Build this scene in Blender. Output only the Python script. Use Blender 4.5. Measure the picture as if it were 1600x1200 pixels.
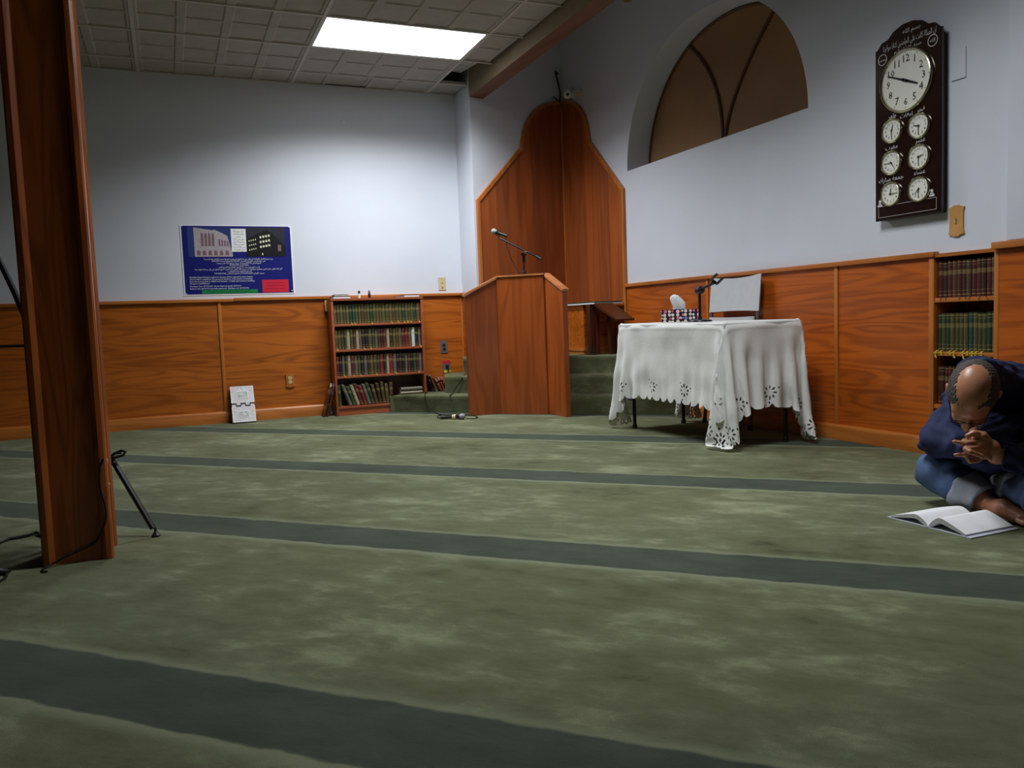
import bpy, bmesh, math, random
import numpy as np
from mathutils import Vector, Matrix

for o in list(bpy.data.objects):
    bpy.data.objects.remove(o, do_unlink=True)
random.seed(7)
SC = bpy.context.scene
COL = SC.collection

# ------------------------------------------------------------------ camera
FPX, YAW, PITCH, ROLL, CAMH = 1266.23, .3970988, -.0798750, -.0373932, 0.80
_F = np.array([math.sin(YAW)*math.cos(PITCH), math.cos(YAW)*math.cos(PITCH), math.sin(PITCH)])
_R0 = np.array([math.cos(YAW), -math.sin(YAW), 0]); _U0 = np.cross(_R0, _F)
_R = _R0*math.cos(ROLL) + _U0*math.sin(ROLL); _U = -_R0*math.sin(ROLL) + _U0*math.cos(ROLL)
CAMP = np.array([0, 0, CAMH])
cd = bpy.data.cameras.new('camera'); cam = bpy.data.objects.new('camera', cd); COL.objects.link(cam)
cd.sensor_fit = 'HORIZONTAL'; cd.sensor_width = 36; cd.lens = FPX/1600*36
cd.clip_start = .05; cd.clip_end = 60
cam.matrix_world = Matrix(((_R[0], _U[0], -_F[0], 0), (_R[1], _U[1], -_F[1], 0), (_R[2], _U[2], -_F[2], CAMH), (0, 0, 0, 1)))
SC.camera = cam

def ray(x, y): return _R*(x-800)/FPX - _U*(y-600)/FPX + _F
def hit(x, y, n, c):
    """where the sight line of a photo pixel meets the plane axis n = c"""
    d = ray(x, y); return CAMP + d*((c-CAMP[n])/d[n])
def fl(x, y, z=0.): return hit(x, y, 2, z)
def pd(x, y, d): return CAMP + ray(x, y)*d
def cdir(r, u, t):
    """a direction given as right / up / towards the viewer"""
    v = _R*r + _U*u - _F*t; return v/np.linalg.norm(v)

# ------------------------------------------------------------------ world, exposure
w = bpy.data.worlds.new('world'); SC.world = w; w.use_nodes = True
w.node_tree.nodes['Background'].inputs[0].default_value = (.05, .055, .06, 1)
w.node_tree.nodes['Background'].inputs[1].default_value = .3
SC.view_settings.view_transform = 'Standard'; SC.view_settings.look = 'None'
SC.view_settings.exposure = 0.0; SC.view_settings.gamma = 1; SC.view_settings.use_curve_mapping = False
PANEL_LIGHT = 3.0           # glow of the prismatic panel faces
PANEL_WATT = (66.0, 48.0)   # light each panel throws down, within the spread of its prismatic lens
PANEL_SPREAD = 143.
try:
    SC.cycles.use_denoising = True
    SC.cycles.max_bounces = 8; SC.cycles.diffuse_bounces = 5
except Exception: pass

# ------------------------------------------------------------------ room measures (metres)
XR, YB, ZC, ZH = 3.72, 7.40, 2.924, 3.75
XJ, YJ = 2.621, 6.985           # outer corner of the wall jog
YM = 7.33                       # where the slanted wall meets the right wall
XL, YN = -4.5, -2.6             # far left wall, wall behind the camera
WAI = 1.068                     # wainscot top

# ------------------------------------------------------------------ materials
def lin(c):
    return tuple(((v/255)/12.92 if v/255 <= .04045 else ((v/255+.055)/1.055)**2.4) for v in c)
MATS = {}
def newmat(name):
    m = bpy.data.materials.new(name); m.use_nodes = True; MATS[name] = m
    nt = m.node_tree; b = nt.nodes['Principled BSDF']
    return m, nt, b
def node(nt, typ, **kw):
    n = nt.nodes.new(typ)
    for k, v in kw.items(): setattr(n, k, v)
    return n
def ramp(nt, stops):
    r = nt.nodes.new('ShaderNodeValToRGB'); e = r.color_ramp.elements
    while len(e) < len(stops): e.new(.5)
    for i, (p, c) in enumerate(stops): e[i].position = p; e[i].color = (*c[:3], 1)
    return r
def plain(name, rgb, rough=.5, metal=0., var=.12, scale=20., bump=0., bscale=200., spec=.5, coat=0., sheen=0.):
    m, nt, b = newmat(name); L = nt.links
    c = lin(rgb)
    tc = node(nt, 'ShaderNodeTexCoord'); n = node(nt, 'ShaderNodeTexNoise'); n.inputs['Scale'].default_value = scale; n.inputs['Detail'].default_value = 3
    L.new(tc.outputs['Object'], n.inputs['Vector'])
    r = ramp(nt, [(.3, [max(0, v*(1-var)) for v in c]), (.7, [min(1, v*(1+var)) for v in c])])
    L.new(n.outputs[0], r.inputs[0]); L.new(r.outputs[0], b.inputs['Base Color'])
    b.inputs['Roughness'].default_value = rough; b.inputs['Metallic'].default_value = metal
    b.inputs['Specular IOR Level'].default_value = spec; b.inputs['Coat Weight'].default_value = coat
    b.inputs['Sheen Weight'].default_value = sheen
    if bump:
        n2 = node(nt, 'ShaderNodeTexNoise'); n2.inputs['Scale'].default_value = bscale; n2.inputs['Detail'].default_value = 2
        L.new(tc.outputs['Object'], n2.inputs['Vector'])
        bp = node(nt, 'ShaderNodeBump'); bp.inputs['Strength'].default_value = bump; bp.inputs['Distance'].default_value = .004
        L.new(n2.outputs[0], bp.inputs['Height']); L.new(bp.outputs[0], b.inputs['Normal'])
    return m
def wood(name, dark, light, axis='X', rough=.38, rings=9., contrast=1., size=1., coat=.15):
    m, nt, b = newmat(name); L = nt.links
    d, l = lin(dark), lin(light)
    tc = node(nt, 'ShaderNodeTexCoord')
    def mapped(al, ac):
        mp = node(nt, 'ShaderNodeMapping'); s = [ac*size]*3; s['XYZ'.index(axis)] = al*size
        mp.inputs['Scale'].default_value = s; L.new(tc.outputs['Object'], mp.inputs['Vector']); return mp
    n1 = node(nt, 'ShaderNodeTexNoise'); n1.inputs['Scale'].default_value = 1.; n1.inputs['Detail'].default_value = 1.5; n1.inputs['Distortion'].default_value = .3
    L.new(mapped(.75, 7.5).outputs[0], n1.inputs['Vector'])
    mu = node(nt, 'ShaderNodeMath', operation='MULTIPLY'); mu.inputs[1].default_value = rings*6.283; L.new(n1.outputs[0], mu.inputs[0])
    si = node(nt, 'ShaderNodeMath', operation='SINE'); L.new(mu.outputs[0], si.inputs[0])
    mr = node(nt, 'ShaderNodeMapRange'); mr.inputs[1].default_value = -1; mr.inputs[2].default_value = .35; L.new(si.outputs[0], mr.inputs[0])
    n2 = node(nt, 'ShaderNodeTexNoise'); n2.inputs['Scale'].default_value = 1.; n2.inputs['Detail'].default_value = 4
    L.new(mapped(4., 130.).outputs[0], n2.inputs['Vector'])
    n3 = node(nt, 'ShaderNodeTexNoise'); n3.inputs['Scale'].default_value = 1.; n3.inputs['Detail'].default_value = 2
    L.new(mapped(.8, 6.).outputs[0], n3.inputs['Vector'])
    a1 = node(nt, 'ShaderNodeMath', operation='MULTIPLY_ADD'); a1.inputs[1].default_value = .30*contrast; L.new(mr.outputs[0], a1.inputs[0])
    a2 = node(nt, 'ShaderNodeMath', operation='MULTIPLY_ADD'); a2.inputs[1].default_value = .5*contrast; L.new(n2.outputs[0], a2.inputs[0])
    a3 = node(nt, 'ShaderNodeMath', operation='MULTIPLY_ADD'); a3.inputs[1].default_value = .5; a3.inputs[2].default_value = -.02; L.new(n3.outputs[0], a3.inputs[0])
    L.new(a3.outputs[0], a2.inputs[2]); L.new(a2.outputs[0], a1.inputs[2])
    r = ramp(nt, [(.1, d), (.85, l)]); L.new(a1.outputs[0], r.inputs[0]); L.new(r.outputs[0], b.inputs['Base Color'])
    b.inputs['Roughness'].default_value = rough; b.inputs['Coat Weight'].default_value = coat; b.inputs['Coat Roughness'].default_value = .3
    bp = node(nt, 'ShaderNodeBump'); bp.inputs['Strength'].default_value = .12; bp.inputs['Distance'].default_value = .002
    L.new(n2.outputs[0], bp.inputs['Height']); L.new(bp.outputs[0], b.inputs['Normal'])
    return m
def emit(name, rgb, s):
    m, nt, b = newmat(name)
    b.inputs['Base Color'].default_value = (.9, .9, .9, 1)
    b.inputs['Emission Color'].default_value = (*rgb, 1); b.inputs['Emission Strength'].default_value = s
    return m

def carpet(name, stripes=True):
    m, nt, b = newmat(name); L = nt.links
    tc = node(nt, 'ShaderNodeTexCoord')
    rot = node(nt, 'ShaderNodeMapping'); rot.inputs['Rotation'].default_value = (0, 0, math.radians(45)); L.new(tc.outputs['Object'], rot.inputs['Vector'])
    def noise(scale, det, vec, sx=1., sy=1., dist=0.):
        mp = node(nt, 'ShaderNodeMapping'); mp.inputs['Scale'].default_value = (sx, sy, 1); L.new(vec, mp.inputs['Vector'])
        n = node(nt, 'ShaderNodeTexNoise'); n.inputs['Scale'].default_value = scale; n.inputs['Detail'].default_value = det
        n.inputs['Distortion'].default_value = dist; L.new(mp.outputs[0], n.inputs['Vector']); return n
    big = noise(1.5, 8, rot.outputs[0], 1., 1.35, .25); big.inputs['Roughness'].default_value = .62
    mid = noise(10., 6, rot.outputs[0], .6, 1.1, .2); mid.inputs['Roughness'].default_value = .66
    fine = noise(420., 2, tc.outputs['Object'])
    ad = node(nt, 'ShaderNodeMath', operation='MULTIPLY_ADD'); ad.inputs[1].default_value = .55; L.new(mid.outputs[0], ad.inputs[0])
    mb = node(nt, 'ShaderNodeMath', operation='MULTIPLY'); mb.inputs[1].default_value = .72; L.new(big.outputs[0], mb.inputs[0]); L.new(mb.outputs[0], ad.inputs[2])
    ad2 = node(nt, 'ShaderNodeMath', operation='MULTIPLY_ADD'); ad2.inputs[1].default_value = .30; L.new(fine.outputs[0], ad2.inputs[0]); L.new(ad.outputs[0], ad2.inputs[2])
    g = ramp(nt, [(.56, lin((58, 59, 36))), (.68, lin((90, 93, 64))), (.82, lin((102, 106, 78))), (.95, lin((136, 141, 110)))])
    L.new(ad2.outputs[0], g.inputs[0])
    out = g.outputs[0]
    if stripes:
        sx = node(nt, 'ShaderNodeSeparateXYZ'); L.new(tc.outputs['Object'], sx.inputs[0])
        s = node(nt, 'ShaderNodeMath', operation='ADD'); L.new(sx.outputs[0], s.inputs[0]); L.new(sx.outputs[1], s.inputs[1])
        wob = noise(9., 3, tc.outputs['Object'])
        s2 = node(nt, 'ShaderNodeMath', operation='MULTIPLY_ADD'); s2.inputs[1].default_value = .05; L.new(wob.outputs[0], s2.inputs[0]); L.new(s.outputs[0], s2.inputs[2])
        sh = node(nt, 'ShaderNodeMath', operation='SUBTRACT'); sh.inputs[1].default_value = 7.055-1.785*8; L.new(s2.outputs[0], sh.inputs[0])
        md = node(nt, 'ShaderNodeMath', operation='MODULO'); md.inputs[1].default_value = 1.785; L.new(sh.outputs[0], md.inputs[0])
        # 0 .. 0.345 is the dark band; a brushed pale margin lies on both sides of it
        mr = node(nt, 'ShaderNodeMapRange'); mr.inputs[1].default_value = 0; mr.inputs[2].default_value = 1.785; L.new(md.outputs[0], mr.inputs[0])
        def band(stops):
            r = nt.nodes.new('ShaderNodeValToRGB'); e = r.color_ramp.elements
            while len(e) < len(stops): e.new(.5)
            for i, (p, v) in enumerate(stops): e[i].position = p/1.785; e[i].color = (v, v, v, 1)
            L.new(mr.outputs[0], r.inputs[0]); return r.outputs[0]
        dark = band([(0, 0), (.012, 1), (.335, 1), (.352, 0)])
        pale = band([(0, .9), (.34, .9), (.36, .6), (.40, 0), (1.72, 0), (1.775, .9)])
        dcol = ramp(nt, [(.5, lin((46, 54, 44))), (.95, lin((74, 82, 70)))]); L.new(ad2.outputs[0], dcol.inputs[0])
        m1 = node(nt, 'ShaderNodeMix', data_type='RGBA'); L.new(pale, m1.inputs['Factor']); L.new(out, m1.inputs['A']); m1.inputs['B'].default_value = (*lin((124, 130, 104)), 1)
        m2 = node(nt, 'ShaderNodeMix', data_type='RGBA'); L.new(dark, m2.inputs['Factor']); L.new(m1.outputs['Result'], m2.inputs['A']); L.new(dcol.outputs[0], m2.inputs['B'])
        out = m2.outputs['Result']
    L.new(out, b.inputs['Base Color'])
    b.inputs['Roughness'].default_value = .95; b.inputs['Specular IOR Level'].default_value = .1
    b.inputs['Sheen Weight'].default_value = .3; b.inputs['Sheen Roughness'].default_value = .4; b.inputs['Sheen Tint'].default_value = (.75, .85, .75, 1)
    bp = node(nt, 'ShaderNodeBump'); bp.inputs['Strength'].default_value = .5; bp.inputs['Distance'].default_value = .006
    hs = node(nt, 'ShaderNodeMath', operation='MULTIPLY_ADD'); hs.inputs[1].default_value = .5; L.new(fine.outputs[0], hs.inputs[0]); L.new(mid.outputs[0], hs.inputs[2])
    L.new(hs.outputs[0], bp.inputs['Height']); L.new(bp.outputs[0], b.inputs['Normal'])
    return m

M_WALL = plain('wall_paint', (212, 216, 226), .55, var=.02, scale=3, bump=.08, bscale=40)
M_FARW = plain('far_wall_paint', (128, 116, 100), .7, var=.05)
M_TILE = plain('ceiling_tile_white', (170, 166, 160), .9, var=.06, scale=9, bump=.5, bscale=120)
M_TBAR = plain('ceiling_grid_white', (190, 186, 178), .6, var=.05)
M_PLENUM = plain('plenum_dark', (38, 36, 34), .95)
M_HIGH = plain('upper_ceiling_paint', (150, 142, 132), .8)
M_CARPET = carpet('green_carpet', True)
M_CARPET2 = carpet('green_carpet_steps', False)
M_OAK_X = wood('oak_panel_x', (112, 48, 8), (186, 100, 28), 'X')
M_OAK_Y = wood('oak_panel_y', (116, 46, 6), (190, 94, 22), 'Y')
M_OAK_Z = wood('oak_post', (84, 38, 10), (160, 82, 28), 'Z', rough=.35, rings=12)
M_TRIM_X = wood('trim_x', (138, 70, 20), (188, 112, 46), 'X', rings=5)
M_TRIM_Y = wood('trim_y', (138, 70, 20), (188, 112, 46), 'Y', rings=5)
M_TRIM_Z = wood('trim_z', (138, 70, 20), (190, 112, 46), 'Z', rings=5)
M_PLANK = [wood('niche_plank_%d' % i, (132-8*i, 62-4*i, 24), (186-9*i, 100-5*i, 48), 'Z', rings=4, contrast=.6) for i in range(3)]
M_LECT = wood('lectern_wood', (112, 50, 18), (166, 84, 36), 'Z', rings=5, contrast=.7, rough=.3)
M_LTRIM = wood('lectern_edge', (150, 84, 44), (206, 138, 88), 'X', rings=3, contrast=.5)
M_CASE = wood('bookcase_wood', (126, 60, 36), (178, 96, 62), 'X', rings=4, contrast=.5)
M_DARKW = wood('dark_walnut', (40, 18, 8), (84, 42, 20), 'Z', rings=6, contrast=.6, rough=.3)
M_REDW = wood('carved_rosewood', (62, 22, 14), (126, 60, 42), 'Z', rings=6, rough=.3)
M_BEAM = wood('beam_brown', (92, 56, 34), (128, 86, 58), 'Y', rings=4, contrast=.5, rough=.7)
M_BEAMS = plain('beam_side_tan', (140, 122, 94), .75, var=.12, scale=4)
M_BLACK = plain('black_plastic', (22, 22, 23), .45, var=.2)
M_BMET = plain('black_metal', (20, 20, 21), .35, metal=.3, var=.2)
M_CHROME = plain('chrome', (210, 208, 200), .18, metal=1., var=.03)
M_SILVER = plain('silver_gold_rim', (206, 198, 172), .2, metal=1., var=.04)
M_BRASS = plain('brass', (190, 158, 70), .22, metal=1., var=.08)
M_MESHG = plain('microphone_grille', (150, 150, 146), .4, metal=.8, var=.35, scale=700, bump=.6, bscale=900)
M_WHITE = plain('white_plastic', (226, 226, 224), .4, var=.03)
M_PAPER = plain('paper', (236, 236, 238), .8, var=.03)
M_CREAM = plain('beige_plastic', (206, 188, 150), .4, var=.04)
M_GREYP = plain('grey_metal_plate', (120, 120, 124), .4, metal=.5, var=.06)
M_TANW = plain('tan_wood_plate', (196, 144, 80), .5, var=.1, scale=15)
M_GREYPL = plain('light_grey_plastic', (196, 198, 200), .4, var=.03, bump=.1, bscale=300)
M_GREYT = plain('grey_frame_paint', (92, 95, 98), .4, metal=.2, var=.06)
M_LINEN = plain('white_linen', (222, 222, 218), .85, var=.035, scale=6, bump=.25, bscale=120, sheen=.1)
M_LIGHT = emit('light_panel', (.93, .97, 1.0), PANEL_LIGHT)
M_ARCH = plain('arch_board_brown', (150, 112, 72), .7, var=.1, scale=2.5)
M_ARCHBAR = plain('arch_bar_dark', (86, 52, 28), .6, var=.1)
M_CLOCKB = plain('clock_board', (34, 14, 10), .16, var=.25, scale=8, coat=.3)
M_CLOCKE = plain('clock_edge', (26, 22, 22), .4)
M_DIAL = plain('dial_white', (226, 224, 214), .5, var=.02)
M_SILVTXT = plain('silver_print', (200, 200, 200), .5, var=.03)
M_BLKTXT = plain('black_print', (18, 18, 20), .6)
M_POSTER = plain('poster_blue', (22, 27, 112), .35, var=.06, scale=3)
M_RED = plain('print_red', (206, 34, 60), .4, var=.03)
M_GREEN = plain('print_green', (18, 130, 66), .4, var=.03)
M_SKYP = plain('print_dusk_blue', (44, 58, 118), .4, var=.2, scale=5)
M_FACADE = plain('print_stone', (172, 162, 168), .4, var=.1, scale=40)
M_FACADE2 = plain('print_stone_window', (126, 98, 104), .4, var=.1, scale=40)
M_NIGHT = plain('print_night', (14, 14, 18), .4, var=.3, scale=20)
M_NIGHTS = plain('print_night_sky', (40, 40, 52), .4, var=.2, scale=10)
M_LITWIN = plain('print_lit_window', (232, 228, 196), .4, var=.05)
M_YEL = plain('yellow_ribbon', (214, 194, 62), .6, var=.1)
M_DRIB = plain('dark_ribbon', (70, 30, 20), .6, var=.2)
M_FELT = plain('green_felt', (40, 62, 40), .9, var=.1)
M_SKIN = plain('skin', (184, 126, 96), .36, var=.08, scale=30, bump=.1, bscale=250)
M_HAIR = plain('grey_black_hair', (68, 58, 52), .7, var=.45, scale=160, bump=.6, bscale=300)
M_JACK = plain('navy_jacket', (15, 28, 70), .8, var=.14, scale=30, bump=.3, bscale=400)
M_JEAN = plain('blue_denim', (80, 104, 144), .85, var=.24, scale=14, bump=.4, bscale=500)
M_CUFF = plain('pale_denim_inside', (150, 156, 166), .85, var=.12, scale=30, bump=.4, bscale=500)
M_GLASSES = plain('glasses_frame', (20, 18, 18), .3)

# ------------------------------------------------------------------ mesh builder
ORIG = {}
class MB:
    def __init__(s): s.v = []; s.f = []; s.m = []; s.mi = 0
    def mat(s, i): s.mi = i; return s
    def add(s, vs, fs):
        k = len(s.v); s.v += [tuple(float(c) for c in p) for p in vs]
        s.f += [tuple(i+k for i in f) for f in fs]; s.m += [s.mi]*len(fs); return s
    def box(s, x0, x1, y0, y1, z0, z1):
        return s.add([(x0, y0, z0), (x1, y0, z0), (x1, y1, z0), (x0, y1, z0), (x0, y0, z1), (x1, y0, z1), (x1, y1, z1), (x0, y1, z1)],
                     [(3, 2, 1, 0), (4, 5, 6, 7), (0, 1, 5, 4), (1, 2, 6, 5), (2, 3, 7, 6), (3, 0, 4, 7)])
    def obox(s, c, ax, ay, az, hx, hy, hz):
        """box with its own axes"""
        c = np.array(c, float); ax, ay, az = [np.array(a, float)/np.linalg.norm(a) for a in (ax, ay, az)]
        vs = [c+ax*sx*hx+ay*sy*hy+az*sz*hz for sz in (-1, 1) for sx, sy in ((-1, -1), (1, -1), (1, 1), (-1, 1))]
        return s.add(vs, [(3, 2, 1, 0), (4, 5, 6, 7), (0, 1, 5, 4), (1, 2, 6, 5), (2, 3, 7, 6), (3, 0, 4, 7)])
    def prism(s, poly, a, b):
        """poly: list of points (3D), swept from offset vector a to b"""
        a = np.array(a, float); b = np.array(b, float); n = len(poly)
        P = [np.array(p, float) for p in poly]
        return s.add([p+a for p in P]+[p+b for p in P], [tuple(range(n))[::-1], tuple(range(n, 2*n))]+[(i, (i+1) % n, n+(i+1) % n, n+i) for i in range(n)])
    def tube(s, pts, r, n=8, cap=True):
        pts = [np.array(p, float) for p in pts]; rs = r if hasattr(r, '__len__') else [r]*len(pts)
        up = None; rings = []
        for i, p in enumerate(pts):
            t = pts[min(i+1, len(pts)-1)]-pts[max(i-1, 0)]; t = t/(np.linalg.norm(t)+1e-12)
            if up is None:
                up = np.array([0, 0, 1.]) if abs(t[2]) < .9 else np.array([1., 0, 0])
            u = up-t*(up@t); u = u/(np.linalg.norm(u)+1e-12); w_ = np.cross(t, u); up = u
            rings.append([p+rs[i]*(u*math.cos(2*math.pi*k/n)+w_*math.sin(2*math.pi*k/n)) for k in range(n)])
        vs = [q for rg in rings for q in rg]; fs = []
        for i in range(len(pts)-1):
            for k in range(n):
                fs.append((i*n+k, i*n+(k+1) % n, (i+1)*n+(k+1) % n, (i+1)*n+k))
        if cap: fs += [tuple(range(n))[::-1], tuple(range((len(pts)-1)*n, len(pts)*n))]
        return s.add(vs, fs)
    def lathe(s, prof, o, axis=(0, 0, 1), n=24):
        """prof: (radius, height) pairs along axis from o"""
        o = np.array(o, float); a = np.array(axis, float); a /= np.linalg.norm(a)
        u = np.cross(a, (1, 0, 0) if abs(a[0]) < .9 else (0, 1, 0)); u /= np.linalg.norm(u); w_ = np.cross(a, u)
        vs = [o+a*h+r*(u*math.cos(2*math.pi*k/n)+w_*math.sin(2*math.pi*k/n)) for r, h in prof for k in range(n)]
        fs = [(i*n+k, i*n+(k+1) % n, (i+1)*n+(k+1) % n, (i+1)*n+k) for i in range(len(prof)-1) for k in range(n)]
        if prof[0][0] > 1e-6: fs.append(tuple(range(n))[::-1])
        if prof[-1][0] > 1e-6: fs.append(tuple(range((len(prof)-1)*n, len(prof)*n)))
        return s.add(vs, fs)
    def ball(s, c, r, n=16):
        k = n//2; return s.lathe([(max(1e-7, r*math.sin(math.pi*i/k)), -r*math.cos(math.pi*i/k)) for i in range(k+1)], c, (0, 0, 1), n)
    def build(s, name, mats, parent=None, loc=None, smooth=True, bevel=0., angle=35):
        if parent is not None: o3 = ORIG[parent.name]
        else: o3 = np.array(loc if loc is not None else (0, 0, 0), float)
        me = bpy.data.meshes.new(name)
        me.from_pydata([tuple(np.array(p)-o3) for p in s.v], [], s.f)
        mats = mats if isinstance(mats, (list, tuple)) else [mats]
        for m in mats: me.materials.append(m)
        if len(mats) > 1: me.polygons.foreach_set('material_index', s.m)
        bm = bmesh.new(); bm.from_mesh(me); bmesh.ops.recalc_face_normals(bm, faces=bm.faces)
        if bevel > 0:
            bmesh.ops.bevel(bm, geom=[e for e in bm.edges if e.is_manifold and e.calc_face_angle(0) > .6], offset=bevel, segments=2, affect='EDGES', profile=.6)
        bm.to_mesh(me); bm.free()
        if smooth:
            me.polygons.foreach_set('use_smooth', [True]*len(me.polygons)); me.set_sharp_from_angle(angle=math.radians(angle))
        o = bpy.data.objects.new(name, me); COL.objects.link(o)
        ORIG[o.name] = o3
        if parent is not None: o.parent = parent
        else: o.location = tuple(o3)
        return o

def tag(o, label=None, cat=None, group=None, kind=None):
    if label: o['label'] = label
    if cat: o['category'] = cat
    if group: o['group'] = group
    if kind: o['kind'] = kind
    return o
def thing(name, label, cat, loc, group=None):
    o = bpy.data.objects.new(name, None); COL.objects.link(o); o.location = tuple(float(c) for c in loc)
    o.empty_display_size = .05; ORIG[o.name] = np.array(loc, float)
    return tag(o, label, cat, group)
def struct(o, label=None, cat=None): return tag(o, label, cat, kind='structure')
def boxobj(name, mats, x0, x1, y0, y1, z0, z1, parent=None, loc=None, bevel=0.):
    return MB().box(x0, x1, y0, y1, z0, z1).build(name, mats, parent, loc, bevel=bevel)

# text ------------------------------------------------------------------
_AR = {}
for ch, st, n in (('ا', 0xFE8D, 2), ('ب', 0xFE8F, 4), ('ة', 0xFE93, 2), ('ت', 0xFE95, 4), ('ث', 0xFE99, 4), ('ج', 0xFE9D, 4), ('ح', 0xFEA1, 4), ('خ', 0xFEA5, 4),
                  ('د', 0xFEA9, 2), ('ذ', 0xFEAB, 2), ('ر', 0xFEAD, 2), ('ز', 0xFEAF, 2), ('س', 0xFEB1, 4), ('ش', 0xFEB5, 4), ('ص', 0xFEB9, 4), ('ض', 0xFEBD, 4),
                  ('ط', 0xFEC1, 4), ('ظ', 0xFEC5, 4), ('ع', 0xFEC9, 4), ('غ', 0xFECD, 4), ('ف', 0xFED1, 4), ('ق', 0xFED5, 4), ('ك', 0xFED9, 4), ('ل', 0xFEDD, 4),
                  ('م', 0xFEE1, 4), ('ن', 0xFEE5, 4), ('ه', 0xFEE9, 4), ('و', 0xFEED, 2), ('ى', 0xFEEF, 2), ('ي', 0xFEF1, 4), ('أ', 0xFE83, 2), ('ء', 0xFE80, 1)):
    _AR[ch] = (st, n)
def arab(t):
    out = []
    for i, ch in enumerate(t):
        if ch not in _AR: out.append(ch); continue
        st, n = _AR[ch]
        prev = i > 0 and t[i-1] in _AR and _AR[t[i-1]][1] == 4
        nxt = n == 4 and i+1 < len(t) and t[i+1] in _AR and _AR[t[i+1]][1] > 1
        k = 3 if prev and nxt else 2 if nxt else 1 if prev and n > 1 else 0
        out.append(chr(st+k))
    # left-to-right runs (digits, dollar sums) keep their order
    res, run = [], []
    for c in reversed(out):
        if c.isdigit() or c in '$,.-': run.insert(0, c)
        else: res += run+[c]; run = []
    return ''.join(res+run)
def text(name, body, size, at, xd, yd, m, parent, width=None, align='CENTER'):
    cu = bpy.data.curves.new(name, 'FONT'); cu.body = body; cu.size = 1; cu.resolution_u = 1; cu.align_x = align; cu.align_y = 'CENTER'
    tmp = bpy.data.objects.new(name+'_t', cu); COL.objects.link(tmp)
    dg = bpy.context.evaluated_depsgraph_get(); me = bpy.data.meshes.new_from_object(tmp.evaluated_get(dg))
    bpy.data.objects.remove(tmp, do_unlink=True)
    co = np.empty(len(me.vertices)*3); me.vertices.foreach_get('co', co); co = co.reshape(-1, 3)
    sx = sy = size
    if width and len(co):
        sx = width/max(1e-6, co[:, 0].max()-co[:, 0].min())
    at = np.array(at, float); xd = np.array(xd, float); yd = np.array(yd, float)
    p = at-ORIG[parent.name]+np.outer(co[:, 0]*sx, xd)+np.outer(co[:, 1]*sy, yd)
    me.vertices.foreach_set('co', p.ravel()); me.materials.clear(); me.materials.append(m); me.name = name
    o = bpy.data.objects.new(name, me); COL.objects.link(o); o.parent = parent; ORIG[o.name] = ORIG[parent.name]
    return o

ORD = ['first', 'second', 'third', 'fourth', 'fifth', 'sixth', 'seventh', 'eighth', 'ninth', 'tenth', 'eleventh', 'twelfth', 'thirteenth', 'fourteenth', 'fifteenth',
       'sixteenth', 'seventeenth', 'eighteenth', 'nineteenth', 'twentieth', 'twenty-first', 'twenty-second', 'twenty-third', 'twenty-fourth', 'twenty-fifth', 'twenty-sixth',
       'twenty-seventh', 'twenty-eighth', 'twenty-ninth', 'thirtieth']

# ================================================================== SETTING
floor = struct(boxobj('floor', M_CARPET, XL, XR, YN, YB, -.1, 0))
# back wall and its wainscot
wb = struct(boxobj('wall_back', M_WALL, XL, XJ, YB, YB+.15, 0, 3.3))
XS = [XL+.02, -2.03, .41, XJ-.02]
for a, b_ in zip(XS[:-1], XS[1:]):
    boxobj('wainscot_panel', M_OAK_X, a+.006, b_-.006, YB-.018, YB, .07, WAI-.028, wb)
for x in XS[1:-1]:
    boxobj('seam_strip', M_TRIM_Z, x-.013, x+.013, YB-.027, YB, .07, WAI-.028, wb, bevel=.004)
boxobj('corner_strip', M_TRIM_Z, XJ-.03, XJ-.001, YB-.03, YB-.001, .07, WAI-.028, wb, bevel=.006)
boxobj('cap_rail', M_TRIM_X, XL+.02, .53, YB-.042, YB, WAI-.030, WAI-.003, wb, bevel=.005)
boxobj('cap_rail', M_TRIM_X, .532, XJ-.002, YB-.042, YB, WAI-.026, WAI+.001, wb, bevel=.005)
def baseboard(name, m, pts, h, axis):
    # plain skirting with a rounded top, swept along one axis
    mb = MB(); p0, p1, wall, s = pts
    prof = [(0, 0), (.024, 0), (.024, h-.018), (.018, h-.006), (.008, h), (0, h)]
    if axis == 'x': mb.prism([(p0, wall-d*s, z) for d, z in prof], (0, 0, 0), (p1-p0, 0, 0))
    else: mb.prism([(wall-d*s, p0, z) for d, z in prof], (0, 0, 0), (0, p1-p0, 0))
    return struct(mb.build(name, m, None, (0, 0, 0)))
baseboard('baseboard_back', M_TRIM_X, (XL+.02, 1.30, YB-.0185, 1), .10, 'x')

# short return and slanted wall that carries the left half of the niche
wc = MB().prism([(XJ, YB+.15, 0), (XJ, YJ, 0), (XR, YM, 0), (XR, YB+.15, 0)], (0, 0, 0), (0, 0, ZH)).build('wall_corner', M_WALL, None, (0, 0, 0), smooth=False)
struct(wc)
boxobj('wainscot_panel', M_OAK_Y, XJ-.018, XJ, YJ+.02, YB-.032, .16, WAI-.028, wc)
boxobj('cap_rail', M_TRIM_Y, XJ-.04, XJ, YJ, YB-.043, WAI-.028, WAI, wc, bevel=.005)

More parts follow.
